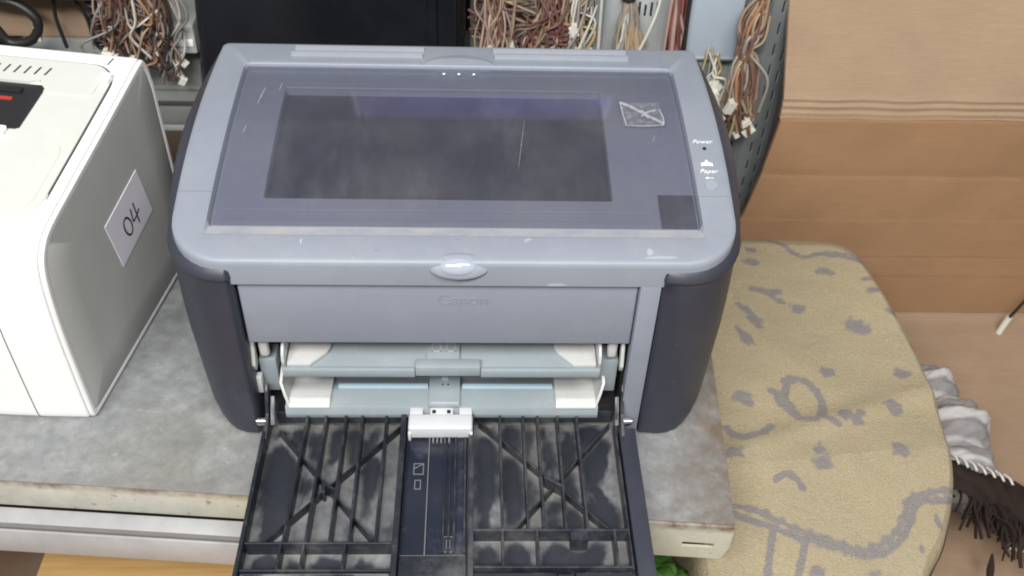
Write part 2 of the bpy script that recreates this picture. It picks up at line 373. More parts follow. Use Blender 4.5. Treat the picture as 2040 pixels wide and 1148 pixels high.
# ------------------------------------------------------------------ grey laser printer
P = thing('laser_printer', 'grey and navy laser printer with smoked top lid and its front tray door open', 'printer')
H0, D0, DH = .1646, .2174, .0305
def ztop(y):
    t = max(-.1, min(1.06, y / D0)); return H0 + DH * (1 - (1 - t) ** 2)
def rrect(x0, x1, y0, y1, rf, rb, k=8, me=28, mf=10):
    """plan outline, counter-clockwise from front-left corner end; same count for every call"""
    pts = []
    def arc(cx, cy, r, a0):
        for i in range(k + 1):
            a = a0 + (math.pi / 2) * i / k; pts.append((cx + r * math.cos(a), cy + r * math.sin(a)))
    def line(p, q, mm):
        for i in range(1, mm): pts.append((p[0] + (q[0] - p[0]) * i / mm, p[1] + (q[1] - p[1]) * i / mm))
    arc(x0 + rf, y0 + rf, rf, math.pi); line((x0 + rf, y0), (x1 - rf, y0), mf)
    arc(x1 - rf, y0 + rf, rf, -math.pi / 2); line((x1, y0 + rf), (x1, y1 - rb), me)
    arc(x1 - rb, y1 - rb, rb, 0); line((x1 - rb, y1), (x0 + rb, y1), mf)
    arc(x0 + rb, y1 - rb, rb, math.pi / 2); line((x0, y1 - rb), (x0, y0 + rf), me)
    return pts
def lift(pts, dz, bulge_=0): return [(x + (math.copysign(bulge_ * math.sin(math.pi * max(0, min(1, y / .2195))), x) if abs(x) > .168 else 0), y, ztop(y) + dz) for x, y in pts]
XW = .1795
RG = [lift(rrect(-XW, XW, -.0008, .2190, .034, .005), -.0188, .0026), lift(rrect(-XW, XW, -.0008, .2190, .034, .005), -.0036, .0026),
      lift(rrect(-XW + .0005, XW - .0005, -.0003, .2184, .0335, .0045), -.0014, .0026),
      lift(rrect(-XW + .0018, XW - .0018, .0010, .2170, .0325, .004), -.0003, .0026), lift(rrect(-XW + .004, XW - .004, .0030, .2150, .0305, .003), 0, .0026),
      lift(rrect(-.1600, .1600, .0182, .1890, .004, .006), 0), lift(rrect(-.1585, .1585, .0200, .1884, .003, .005), -.0006)]
def split(bm, keep_front, y):
    g = bm.verts[:] + bm.edges[:] + bm.faces[:]
    bmesh.ops.bisect_plane(bm, geom=g, plane_co=(0, y, 0), plane_no=(0, 1, 0), clear_outer=keep_front, clear_inner=not keep_front)
bm = bmesh.new(); rings_mesh(bm, RG); split(bm, False, .0532); top_cover = obj('top_cover', bm, 'cover', P)
bm = bmesh.new(); rings_mesh(bm, RG); split(bm, True, .05305); bezel = obj('front_bezel', bm, 'cover', P)
# dusty sloping trough round the lid
TRG = [RG[-1], lift(rrect(-.1572, .1572, .0292, .1876, .002, .004), -.0048), lift(rrect(-.1570, .1570, .0296, .1874, .002, .004), -.0125)]
bm = bmesh.new(); rings_mesh(bm, TRG); split(bm, True, .0310); trough = obj('lid_trough', bm, 'bevel', P)
bm = bmesh.new(); rings_mesh(bm, TRG); split(bm, False, .0310); obj('lid_border', bm, 'front', P)
# ledge and paper well below the lid
bm = bmesh.new()
rings_mesh(bm, [lift(rrect(-.1569, .1569, .0297, .1873, .002, .004), -.0056), lift(rrect(-.1265, .1025, .0536, .1665, .002, .002), -.0056),
                lift(rrect(-.1260, .1020, .0541, .1660, .002, .002), -.0062), lift(rrect(-.1258, .1018, .0543, .1658, .002, .002), -.0125)])
well = obj('output_well', bm, 'ledge', P)
bm = bmesh.new(); rr = lift(rrect(-.1258, .1018, .0543, .1658, .002, .002), -.0120)
rings_mesh(bm, [rr, [(x * .6, .1075 + (y - .1075) * .6, ztop(.1075 + (y - .1075) * .6) - .0122) for x, y, z in rr]], cap1=True); obj('well_floor', bm, 'pit', well)
def strip_on(bm, x0, x1, y0, y1, dz0, dz1, n=10, bev=0):
    """a slab that follows the curved top between two heights above it"""
    b = bmesh.new(); sec = []
    for i in range(n + 1):
        y = y0 + (y1 - y0) * i / n; z = ztop(y); sec.append([(x0, y, z + dz0), (x1, y, z + dz0), (x1, y, z + dz1), (x0, y, z + dz1)])
    rings_mesh(b, sec, cap0=True, cap1=True)
    if bev: bmesh.ops.bevel(b, geom=[e for e in b.edges if e.calc_face_angle(0) > .9], offset=bev, segments=2, profile=.5, affect='EDGES')
    bmesh.ops.recalc_face_normals(b, faces=b.faces); merge(bm, b)
def strip(name, mat, parent, *a, n=10, bev=0):
    bm = bmesh.new(); strip_on(bm, *a, n=n, bev=bev); return obj(name, bm, mat, parent)
strip('ledge_line', 'print', well, -.150, .128, .0425, .0445, -.0058, -.0047, n=3, bev=.0005)  # pale strip painted in for the line reflected inside the lid
strip('ledge_line', 'ledge', well, -.150, .128, .0360, .0372, -.0058, -.0048, n=3)
strip('ledge_line', 'ledge', well, -.145, .145, .1720, .1738, -.0058, -.0048, n=3)
strip('corner_pocket', 'pit', well, .1325, .1560, .0315, .0590, -.0058, -.0050, n=6)
# smoked lid: one closed curved slab
lid = strip('smoked_lid', 'smoked', P, -.1563, .1563, .0300, .1868, -.0042, -.0016, n=44, bev=.0006)
for (xa, ya, xb, yb, ww) in ((-.139, .160, -.142, .140, .0011), (-.146, .118, -.147, .108, .0007), (.046, .128, .040, .075, .0005), (-.128, .166, -.129, .155, .0007), (.136, .112, .134, .104, .0006)):
    bm = bmesh.new(); n = 6
    rings_mesh(bm, [[(xa + (xb - xa) * i / n + s * ww * .5 * math.sin(math.pi * (i + .5) / (n + 1)), ya + (yb - ya) * i / n, ztop(ya + (yb - ya) * i / n) - .0016 + h) for s, h in ((-1, .00005), (0, .00022), (1, .00005))] for i in range(n + 1)], closed=False)
    obj('scratch', bm, 'tapeedge', lid)
# clear tape with a diagonal crease stuck on the lid
tp = strip('tape_patch', 'tape', lid, .1150, .1435, .1215, .1475, -.00155, -.00135, n=6)
def on(x, y, h=-.0012): return (x, y, ztop(y) + h)
for pts, r_ in (([(.1150, .1475), (.1158, .1345), (.1172, .1215)], .0005), ([(.1172, .1215), (.130, .1210), (.1435, .1225)], .00035), ([(.1435, .1225), (.1442, .130), (.1425, .1395)], .0005),
                ([(.1152, .1472), (.123, .1415), (.132, .1335), (.1440, .1235)], .0013), ([(.129, .1315), (.134, .1365), (.1395, .1385)], .0009), ([(.130, .1385), (.132, .133), (.1335, .1295)], .0007)):
    bm = bmesh.new(); tube(bm, [on(x, y) for x, y in pts], r_, 5, 5); 
    for v in bm.verts: v.co.z = ztop(v.co.y) - .0013 + (v.co.z - ztop(v.co.y) + .0013) * .35
    obj('tape_crease', bm, 'tapeedge', tp)
# raised grip bars at the back of the cover
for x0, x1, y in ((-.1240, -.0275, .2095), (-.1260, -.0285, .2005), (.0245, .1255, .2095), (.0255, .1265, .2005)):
    strip('grip_bar', 'worn', top_cover, x0, x1, y - .0016, y + .0016, -.001, .0020, n=3, bev=.0008)  # paler colour stands for light caught on the bars
for x0, x1 in ((-.1545, -.030), (.027, .150)):
    strip('hinge_bar', 'cover', top_cover, x0, x1, .1895, .1925, -.001, .0010, n=2, bev=.0007)
bm = bmesh.new()
for i in range(9):
    pass
sec = []
for i in range(8):
    f = i / 7; s = math.sqrt(max(0, 1 - f * f)); sec.append([(-.001 + .026 * s * math.cos(a), .1905 + .0105 * s * math.sin(a), ztop(.1905) + .0055 * f - .0005) for a in [math.pi * k / 16 for k in range(17)]])
rings_mesh(bm, sec, closed=True); obj('thumb_tab', bm, 'cover', top_cover)
for k in range(3):
    bm = bmesh.new(); bmesh.ops.create_uvsphere(bm, u_segments=8, v_segments=6, radius=.0011)
    for v in bm.verts: v.co = Vector((-.012 + k * .011 + v.co.x, .1800 + v.co.y, ztop(.18) - .0016 + v.co.z * .5))
    obj('dot_mark', bm, 'ink', lid)
# rim shoulder and dark side panels
def side_panel(sgn, xin):
    ro = .040; xo = .1858
    path = [(xin, .020, 0, 0), (xin, .004, 0, 0), (xin + .0004, -.0015, -.35, -.2), (xin + .002, -.0040, -.25, -1)]
    path += [(xo - ro - .002, -.0048, 0, -1)]
    for i in range(9):
        a = -math.pi / 2 + (math.pi / 2) * i / 8; path.append((xo - ro + ro * math.cos(a), -.0048 + ro + ro * math.sin(a), math.cos(a), math.sin(a)))
    for i in range(1, 15): path.append((xo + .0068 * math.sin(math.pi * (i / 14) ** .9), .0352 + (.214 - .0352) * i / 14, 1, 0))
    path += [(xo - .003, .220, .7, .7), (xo - .010, .2225, 0, 1)]
    lv = [('r', -.0030, .0130), ('r', -.0040, .0070), ('r', -.0085, .0020), ('r', -.0118, .0003), ('r', -.0128, .0), ('r', -.0140, .0003), ('r', -.0155, .0018)]
    lows = [(.140, .0016), (.115, .0010), (.09, .0012), (.065, .0024), (.048, .0032), (.036, .0038), (.026, .0044), (.018, .0054), (.011, .0074), (.006, .0100), (.0025, .0140)]
    rings = []
    for it in lv + [('z',) + l for l in lows]:
        ring = []
        for (x, y, nx, ny) in path:
            off = it[2]; z = ztop(max(y, 0)) + it[1] if it[0] == 'r' else it[1]
            if it[0] == 'z' and off > .0013:
                wgt = .10 + .90 * abs(nx) ** 2.5; off = .001 + (off - .001) * wgt
            ring.append((sgn * (x - nx * off), y - ny * off, z))
        rings.append(ring)
    bm = bmesh.new(); rings_mesh(bm, rings, closed=False)
    return obj('side_panel', bm, 'navy', P, angle=40)
side_panel(-1, .1404); side_panel(1, .1312)
# front face
plate = B('front_plate', 'front', P, -.1392, .1170, .0028, .0075, .0895, .1452, bev=.0016, seg=3)
B('front_pillar', 'front', P, .1176, .1310, -.0009, .010, .004, .1456, bev=.0008)
text_mesh('raised_lettering', 'Canon', .0125, 'front', plate, Matrix.Translation((.004, .00272, .1298)) @ Matrix.Rotation(R(90), 4, 'X'), .00025)
# status lens in its oval hood on the rim
bm = bmesh.new(); bmesh.ops.create_uvsphere(bm, u_segments=32, v_segments=16, radius=1)
mxl = Matrix.Translation((.0015, .0010, .1602)) @ Matrix.Rotation(R(50), 4, 'X') @ Matrix.Diagonal((.0195, .0085, .0030, 1))
bmesh.ops.transform(bm, matrix=mxl, verts=bm.verts); hood = obj('lens_hood', bm, 'cover', bezel, angle=80)
bm = bmesh.new(); bmesh.ops.create_uvsphere(bm, u_segments=32, v_segments=16, radius=1)
bmesh.ops.transform(bm, matrix=Matrix.Translation((.0010, .0002, .1608)) @ Matrix.Rotation(R(50), 4, 'X') @ Matrix.Diagonal((.0122, .0062, .0042, 1)), verts=bm.verts); obj('status_lens', bm, 'lens', hood, angle=80)
# pale rub marks on the rim and front
for x0, x1, y0, y1 in ((.1180, .1400, .0032, .0056), (.1195, .1240, .0056, .0110), (-.098, -.0965, .012, .017)):
    bm = bmesh.new(); n_ = 14; pr = [((x0 + x1) / 2 + (x1 - x0) / 2 * math.cos(t) * random.uniform(.75, 1.1), (y0 + y1) / 2 + (y1 - y0) / 2 * math.sin(t) * random.uniform(.7, 1.15)) for t in [2 * math.pi * i / n_ for i in range(n_)]]
    rings_mesh(bm, [[(x, y, ztop(y) - .0002) for x, y in pr], [(x, y, ztop(y) + .00012) for x, y in pr]], cap1=True); obj('rub_mark', bm, 'worn', bezel, smooth=False)
bm = bmesh.new(); prism(bm, [(.0570, .1462), (.0590, .1478), (.0660, .1480), (.0700, .1468), (.0680, .1459), (.0600, .1458)], 1, -.0010, -.0006); obj('rub_mark', bm, 'worn', bezel, smooth=False)
# controls on the right rim
def tilt(x, y, h):
    s = (ztop(y + .001) - ztop(y - .001)) / .002
    return Matrix.Translation((x, y, ztop(y) + h)) @ Matrix.Rotation(math.atan(s), 4, 'X')
text_mesh('power_lettering', 'Power', .0052, 'ink', top_cover, tilt(.1675, .1035, .00015), .00008, .35)
text_mesh('paper_lettering', 'Paper', .0052, 'ink', top_cover, tilt(.1680, .0752, .00015), .00008, .35)
bm = bmesh.new(); bmesh.ops.create_cone(bm, cap_ends=True, segments=16, radius1=.0015, radius2=.0013, depth=.0006)
bmesh.ops.transform(bm, matrix=tilt(.1684, .0968, .0001), verts=bm.verts); obj('power_lamp', bm, 'toner', top_cover)
bm = bmesh.new()
for x0, x1, y0, y1 in ((-.0030, .0030, -.0014, .0016), (-.0040, -.0032, -.0020, .0010), (.0032, .0040, -.0020, .0010), (-.0006, .0008, .0024, .0040), (-.0014, .0016, .0018, .0024)):
    box(bm, x0, x1, y0, y1, 0, .0001, 0, mat=tilt(.1679, .0818, .00008))
obj('paper_icon', bm, 'ink', top_cover, smooth=False)
bm = bmesh.new()
for x0, x1, y0, y1 in ((-.0028, -.0008, -.0007, .0007), (-.0002, .0004, -.0007, .0007), (.0010, .0026, -.0003, .0003)):
    box(bm, x0, x1, y0, y1, 0, .0001, 0, mat=tilt(.1682, .0692, .00008))
obj('button_icon', bm, 'ink', top_cover, smooth=False)
bm = bmesh.new(); bmesh.ops.create_cone(bm, cap_ends=True, segments=32, radius1=.0047, radius2=.0044, depth=.0014)
bmesh.ops.bevel(bm, geom=[e for e in bm.edges if abs(e.verts[0].co.z - e.verts[1].co.z) < 1e-6 and e.verts[0].co.z > 0], offset=.0004, segments=2, affect='EDGES')
bmesh.ops.transform(bm, matrix=tilt(.1680, .0622, .0004), verts=bm.verts); obj('paper_button', bm, 'print', top_cover)
# inside of the front opening
bm = bmesh.new(); a = (-.1415, .1176, .012, .090, .004, .100)
vs = [bm.verts.new((a[i], a[2 + j], a[4 + k])) for i in (0, 1) for j in (0, 1) for k in (0, 1)]
for f in ((2, 3, 7, 6), (0, 2, 6, 4), (0, 1, 3, 2), (4, 6, 7, 5), (1, 5, 7, 3)): bm.faces.new([vs[i] for i in f])
obj('inner_cavity', bm, 'black', P, smooth=False)
B('base_plate', 'black', P, -.155, .155, .010, .232, .0022, .0080, bev=.002)
bm = bmesh.new(); box(bm, -.174, .174, .2192, .238, .004, .150, .006, 3); obj('rear_shell', bm, 'navy', P)
# upper manual feed shelf
U = B('manual_feed_shelf', 'traygrey', P, -.1200, .1000, .0030, .085, .0600, .0660, bev=.0012)
B('shelf_lip', 'traygrey', U, -.1195, -.0290, -.0002, .0036, .0592, .0668, bev=.0010); B('shelf_lip', 'traygrey', U, .0160, .0990, -.0002, .0036, .0592, .0668, bev=.0010)
B('center_lip', 'traygrey', U, -.0288, .0158, -.0008, .0078, .0612, .0702, bev=.0010)
B('center_bar', 'traygrey', U, -.0215, .0015, .0080, .0840, .0662, .0690, bev=.0006)
for x0, x1 in ((-.0180, -.0115), (-.0080, -.0015)):
    bm = bmesh.new()
    for q in ((x0, x1, .0155, .0162), (x0, x1, .0235, .0242), (x0, x0 + .0008, .0155, .0242), (x1 - .0008, x1, .0155, .0242)): box(bm, *q, .0690, .0693)
    obj('size_mark', bm, 'guide', U, smooth=False)
for sg in (-1, 1):
    cx = -.0102; X = lambda d: cx + sg * d
    bm = bmesh.new(); prism(bm, [(X(.1065), .0032), (X(.0905), .0032), (X(.0800), .0150), (X(.0780), .0200), (X(.0780), .060), (X(.1075), .060)], 2, .0662, .0694, .0008)
    g = obj('paper_guide', bm, 'guide', U)
    bm = bmesh.new(); prism(bm, [(.0022, .0668), (.0010, .0722), (.0024, .0780), (.0062, .0822), (.0130, .0845), (.060, .0850), (.060, .0668)], 0, *sorted((X(.1072), X(.1094))), .0007); obj('guide_wall', bm, 'guide', g)
# lower multi-purpose feed tray
L = bmesh.new(); prism(L, [(-.0005, .0205), (.0010, .0272), (.0180, .0275), (.0230, .0262), (.0330, .0215), (.0850, .0205), (.0850, .0165), (0, .0165)], 0, -.1225, .1010, .0005); L = obj('feed_tray', L, 'traygrey', P)
for x0, x1 in ((-.0868, -.0215), (.0030, .0692)): B('feed_rib', 'trayblue', L, x0, x1, .0183, .0222, .0255, .0292, bev=.0008)
B('center_bar', 'traygrey', L, -.0208, .0016, .0005, .080, .0262, .0302, bev=.0006)
B('bar_line', 'guide', L, -.0190, .0004, .0018, .0028, .0300, .0306, bev=.0002)
B('bar_clip', 'trayblue', L, -.0118, -.0070, .0238, .0272, .0300, .0318, bev=.0004)
for xx in (-.0118, -.0078): B('pin_hole', 'toner', L, xx, xx + .0014, .0192, .0206, .0300, .0304, bev=.0001)
for sg in (-1, 1):
    cx = -.0102; X = lambda d: cx + sg * d
    bm = bmesh.new(); prism(bm, [(.0000, .0278), (.0060, .0312), (.0140, .0305), (.0235, .0285), (.060, .0270), (.060, .0240), (.0, .0258)], 0, *sorted((X(.0805), X(.1095))), .0006)
    g = obj('paper_guide', bm, 'guide', L)
    bm = bmesh.new()
    A = [(.0015, .0270, .1080), (.0040, .0350, .1105), (.0095, .0430, .1135), (.0180, .0490, .1130), (.060, .0500, .1120), (.060, .0262, .1080)]
    s1 = [(X(d), y, z) for y, z, d in A]; s2 = [(X(d + .0020), y, z) for y, z, d in A]
    rings_mesh(bm, [s1, s2], cap0=True, cap1=True); obj('guide_wall', bm, 'guide', g)
# small light bits and brackets at both ends of the opening
for sg, xx in ((-1, -.1325), (1, .1075)):
    B('roller_cap', 'guide', P, xx - .0035, xx + .0035, .010, .0165, .068, .083, bev=.0025, seg=3)
    bm = bmesh.new(); prism(bm, [(.006, .060), (.004, .066), (.010, .0855), (.014, .0855), (.012, .062)], 0, *sorted((xx + sg * .0055, xx + sg * .0080)), .0005); obj('inner_bracket', bm, 'guide', P)
    B('inner_block', 'traygrey', P, xx - .006, xx + .006, .014, .030, .030, .062, bev=.001)
B('inner_block', 'guide', P, -.1405, -.1365, .006, .012, .036, .052, bev=.001)
# ---- tray door hanging open towards the viewer
DX0, DX1, DY = -.1365, .1268, -.1560
door = B('tray_door', 'door', P, DX0 + .002, DX1 - .002, DY, .0015, .0050, .0072, bev=.0008)
def bar(name, mat, parent, p, q, th, z0, z1, bev=.0003):
    p = Vector((*p, 0)); q = Vector((*q, 0)); d = q - p; L_ = d.length; ang = math.atan2(d.y, d.x)
    bm = bmesh.new(); box(bm, 0, L_, -th / 2, th / 2, z0, z1, bev, 1, mat=Matrix.Translation(p) @ Matrix.Rotation(ang, 4, 'Z')); return obj(name, bm, mat, parent)
Z0, Z1 = .0070, .0195
for x0, x1 in ((-.1071, -.1096), (-.0938, -.0953), (-.0798, -.0801), (-.0680, -.0676), (-.0508, -.0510)):
    bar('rib', 'rib', door, (x0, .0018), (x1, -.1055), .0018, Z0, Z1 + random.uniform(-.0003, .0003))
for x0 in (.0303, .0470, .0575, .0718, .0858):
    bar('rib', 'rib', door, (x0, .0028), (x0 + .0006, -.0962), .0018, Z0, Z1 + random.uniform(-.0003, .0003))
bar('cross_rib', 'rib', door, (-.1335, -.1060), (-.0402, -.1062), .0014, Z0, Z1 + .0004); bar('cross_rib', 'rib', door, (-.1333, -.1257), (-.0400, -.1260), .0014, Z0, Z1 + .0006)
bar('cross_rib', 'rib', door, (.0120, -.0966), (.1125, -.0970), .0014, Z0, Z1 + .0004); bar('cross_rib', 'rib', door, (.0120, -.1240), (.1130, -.1245), .0014, Z0, Z1 + .0006)
for p, q in (((-.1261, -.0100), (-.0528, -.1013)), ((-.0405, -.0055), (-.1235, -.1027)), ((.0150, -.0010), (.1018, -.0936)), ((.1100, -.0030), (.0373, -.0950))):
    bar('diagonal_rib', 'rib', door, p, q, .0011, Z0, Z1 - .0050)
for x, y0, y1 in ((-.1108, -.106, -.1256), (-.0961, -.106, -.1257), (-.0701, -.106, -.1258), (.0306, -.0967, -.124), (.0530, -.0967, -.124), (.1035, -.097, -.1244)):
    bar('rib', 'rib', door, (x, y0), (x, y1), .0018, Z0, Z1)
for p, q in (((-.0885, -.0585), (-.0810, -.0640)), ((-.0895, -.0560), (-.0885, -.0660)), ((.0600, -.0530), (.0720, -.0610))): bar('boss_rib', 'rib', door, p, q, .0022, Z0, Z1 - .001)
B('latch_notch', 'rib', door, .0745, .0860, -.1050, -.0975, Z0, Z1 + .0010, bev=.0006)
B('edge_wall', 'rib', door, DX0, DX0 + .0028, DY, -.012, .0085, .0218, bev=.0007)
B('edge_wall', 'rib', door, .1122, .1136, -.1260, -.006, Z0, Z1, bev=.0004)
B('edge_wall', 'navy', door, .1150, DX1, DY, -.012, .0085, .0206, bev=.0012)
B('hinge_edge', 'rib', door, -.1290, -.0385, .0010, .0034, .0090, .0205, bev=.0006); B('hinge_edge', 'rib', door, .0120, .1120, .0020, .0044, .0090, .0205, bev=.0006)
for x0, x1 in ((-.1330, -.0405), (.0125, .0640), (.0655, .0750), (.0765, .1120)):
    B('door_lip', 'door', door, x0, x1, DY + .001, -.1272, Z0, .0182 if x1 - x0 > .02 else .0165, bev=.0008)
B('channel_rail', 'rib', door, -.0402, -.0362, -.1310, .0005, Z0, .0208, bev=.0006); B('channel_rail', 'rib', door, .0082, .0118, -.1310, .0005, Z0, .0208, bev=.0006)
slide = B('slide_plate', 'slide', door, -.0355, .0072, -.1140, -.0060, .0120, .0146, bev=.0005)
B('slide_stop', 'rib', slide, -.0355, .0072, -.1295, -.1145, .0120, .0176, bev=.0006)
B('slide_end', 'etch', slide, -.0350, .0066, -.1146, -.1136, .0146, .0168, bev=.0002)
B('slide_bead', 'etch', slide, -.0199, -.0190, -.1135, -.0180, .0146, .0164, bev=.0003)
for x in (-.0080, -.0045, -.0009, .0058): B('slide_bead', 'rib', slide, x - .0006, x + .0006, -.1115, -.0180, .0146, .0172, bev=.0002)
def frame_mark(x0, x1, y0, y1, w_=.0007, sk=0):
    bm = bmesh.new()
    for q in ((x0, x1, y0, y0 + w_), (x0, x1, y1 - w_, y1), (x0, x0 + w_, y0 + w_, y1 - w_), (x1 - w_, x1, y0 + w_, y1 - w_)): box(bm, *q, .0146, .01485)
    obj('size_mark', bm, 'etch', slide, smooth=False)
frame_mark(-.0297, -.0225, -.0492, -.0395); frame_mark(-.0285, -.0240, -.0615, -.0535); frame_mark(-.0078, -.0010, -.1104, -.0985); frame_mark(-.0060, -.0030, -.1080, -.1010)
bar('size_mark', 'etch', slide, (-.0290, -.0440), (-.0232, -.0402), .0006, .0146, .01485, 0)
# white sliding clip at the head of the channel
bm = bmesh.new(); box(bm, -.0345, .0108, -.0180, -.0045, .0150, .0268, .0018, 3)
for x0, x1 in ((-.0340, -.0245), (-.0195, -.0030), (.0012, .0104)): box(bm, x0, x1, -.0055, .0036, .0165, .0262, .0010)
box(bm, -.0156, -.0062, .0026, .0086, .0185, .0258, .0010); box(bm, -.0346, -.0325, -.0195, -.0150, .014, .022, .0006); box(bm, .0088, .0109, -.0195, -.0150, .014, .022, .0006)
clip = obj('sliding_clip', bm, 'clip', door)
for xx in (-.0180, -.0075): B('clip_hole', 'toner', clip, xx, xx + .0026, -.0042, -.0010, .0255, .0265, bev=.0001)
for i in range(5): B('clip_comb', 'etch', clip, -.0175 + i * .0028, -.0163 + i * .0028, -.0225, -.0182, .0147, .0170, bev=.0001)
# hinge arms and pins
for sg, xx in ((-1, -.1330), (1, .1165)):
    bm = bmesh.new(); prism(bm, [(-.0240, .0092), (-.0220, .0200), (-.0050, .0260), (.0020, .0420), (.0065, .0460), (.0095, .0420), (.0085, .0150), (.0030, .0088)], 0, *sorted((xx, xx + sg * .0022)), .0006); arm = obj('hinge_arm', bm, 'rib', door)
    bm = bmesh.new(); prism(bm, [(-.0100, .0200), (-.0020, .0300), (.0035, .0360), (.0060, .0200), (.0, .0120)], 0, *sorted((xx - sg * .004, xx - sg * .0012)), .0005); obj('arm_web', bm, 'door', arm)
    bm = bmesh.new(); bmesh.ops.create_cone(bm, cap_ends=True, segments=20, radius1=.0034, radius2=.0030, depth=.0085); bmesh.ops.bevel(bm, geom=[e for e in bm.edges if abs(e.verts[0].co.z - e.verts[1].co.z) < 1e-6], offset=.0009, segments=3, affect='EDGES')
    bmesh.ops.transform(bm, matrix=Matrix.Translation((xx + sg * .0045, -.0065, .0205)) @ Matrix.Rotation(R(90), 4, 'Y'), verts=bm.verts); obj('hinge_pin', bm, 'chrome', arm)

# ------------------------------------------------------------------ white printer on the left
W = thing('laser_printer', 'white laser printer with grey side panel and a 04 paper label on it', 'printer', (-.2645, .0072, 0), R(-9.02))
prof = [(.0075, .0012), (.0048, .0028), (.0036, .0080), (.0033, .0200), (.0030, .0476), (.0032, .0921), (.0056, .1262), (.0096, .1442), (.0172, .1547), (.0298, .1612), (.0652, .1685), (.1094, .1770), (.1545, .1859), (.1860, .1920), (.1930, .1905), (.1965, .1840), (.1990, .1700), (.2000, .0060), (.1960, .0025)]
def smoothp(pr, k=5):
    P_ = crom([(a, b, 0) for a, b in pr[:16]], k); return [(p.x, p.y) for p in P_] + pr[16:]
PR = smoothp(prof)
def inset(pr, d):
    k = 1 - abs(d) / .097; return [(.1 + (y - .1) * k, .095 + (z - .095) * k) for y, z in pr]
ar = sum(PR[i - 1][0] * PR[i][1] - PR[i][0] * PR[i - 1][1] for i in range(len(PR)))
SG = -1 if ar > 0 else 1
def bulge(x, y): return -.0135 * (1 - ((x + .17) / .17) ** 2) * max(0, 1 - y / .19)
def loft(bm, secs, caps=True):
    rings_mesh(bm, [[(x, y + bulge(x, y), z) for y, z in pr] for x, pr in secs], cap0=caps, cap1=caps)
bm = bmesh.new()
secs = [(-.34, inset(PR, SG * .003)), (-.337, PR)] + [(-.337 + .332 * i / 14, PR) for i in range(1, 14)] + [(-.0056, PR), (-.0046, inset(PR, SG * .0006)), (-.0042, inset(PR, SG * .0020))]
loft(bm, secs); body = obj('body', bm, 'white', W, angle=30)
bm = bmesh.new(); loft(bm, [(-.0042, inset(PR, SG * .0022)), (-.0034, inset(PR, SG * .0021))]); obj('trim_groove', bm, 'groove', W)
bm = bmesh.new(); loft(bm, [(-.0036, inset(PR, SG * .0014)), (-.0030, inset(PR, SG * .0006)), (-.0012, inset(PR, SG * .0006)), (-.0003, inset(PR, SG * .0016)), (-.0003, inset(PR, SG * .0042)), (-.0012, inset(PR, SG * .0046))]); obj('side_trim', bm, 'white', W, angle=30)
bm = bmesh.new(); loft(bm, [(-.0020, inset(PR, SG * .0046)), (-.0009, inset(PR, SG * .0048)), (-.0004, inset(PR, SG * .0056))] + [(-.0004, [(.1 + (y - .1) * q, .09 + (z - .09) * q) for y, z in inset(PR, SG * .0056)]) for q in (.7, .35, .02)]); side = obj('side_panel', bm, 'sidegrey', W, angle=30)
def wz(y): return .1552 + .197 * y + (.0006 if y > .05 else 0)
def wtop(y):
    pts = [p for p in PR if p[1] > .14 and p[0] < .19]
    for (a, za), (b, zb) in zip(pts, pts[1:]):
        if a <= y <= b: return za + (zb - za) * (y - a) / (b - a)
    return wz(y)
def wslab(name, mat, parent, outline, h0, h1, bev=0, n=18):
    """outline in plan, draped on the sloping top between two offsets"""
    b = bmesh.new(); A = [b.verts.new((x, y, 0)) for x, y in outline]; f = b.faces.new(A)
    ys = sorted(p[1] for p in outline); 
    for i in range(1, n):
        y = ys[0] + (ys[-1] - ys[0]) * i / n
        bmesh.ops.bisect_plane(b, geom=b.verts[:] + b.edges[:] + b.faces[:], plane_co=(0, y, 0), plane_no=(0, 1, 0))
    r = bmesh.ops.extrude_face_region(b, geom=b.faces[:]); tops = [v for v in r['geom'] if isinstance(v, bmesh.types.BMVert)]; ts = set(tops)
    for v in b.verts: v.co.z = wtop(v.co.y) + (h1 if v in ts else h0)
    return obj(name, b, mat, parent, angle=30)
def rpoly(x0, x1, y0, y1, r, k=8):
    p = []
    for cx, cy, a0 in ((x0 + r, y0 + r, math.pi), (x1 - r, y0 + r, -math.pi / 2), (x1 - r, y1 - r, 0), (x0 + r, y1 - r, math.pi / 2)):
        for i in range(k + 1): a = a0 + math.pi / 2 * i / k; p.append((cx + r * math.cos(a), cy + r * math.sin(a)))
    return p
wslab('lid_gap', 'groove', body, rpoly(-.300, -.0112, .0285, .1790, .022), -.001, .00025)
lidw = wslab('top_lid', 'cream', body, rpoly(-.2990, -.0126, .0295, .1775, .021), -.0005, .0012)
wslab('lid_step', 'cream', lidw, rpoly(-.280, -.0200, .1450, .1730, .004), .001, .0020)
wslab('lid_front', 'cream', lidw, rpoly(-.290, -.0190, .0355, .1000, .014), .001, .0016)
op = wslab('paper_opening', 'toner', lidw, [(-.2400, .1065), (-.0600, .1070), (-.0572, .1085), (-.0560, .1470), (-.0590, .1500), (-.2400, .1500)], .001, .00225)
wslab('opening_rail', 'cream', op, [(-.2400, .1490), (-.0700, .1500), (-.0620, .1530), (-.2400, .1530)], .002, .0045)
wslab('red_stripe', 'red', op, rpoly(-.20, -.0740, .1325, .1352, .0005), .002, .0029); wslab('opening_roller', 'cord', op, rpoly(-.20, -.0700, .1390, .1440, .001), .002, .0042)
wslab('paper_ramp', 'white', lidw, rpoly(-.24, -.0640, .0980, .1062, .002), .001, .0042)
for i in range(9):
    x = -.0600 - i * .0078; wslab('vent_slot', 'groove', lidw, [(x - .0026, .1605), (x - .0012, .1605), (x + .0008, .1680), (x - .0006, .1680)], .0012, .00235, n=4)
wslab('lid_tab', 'white', lidw, rpoly(-.0195, -.0125, .1570, .1660, .001), .001, .0050)
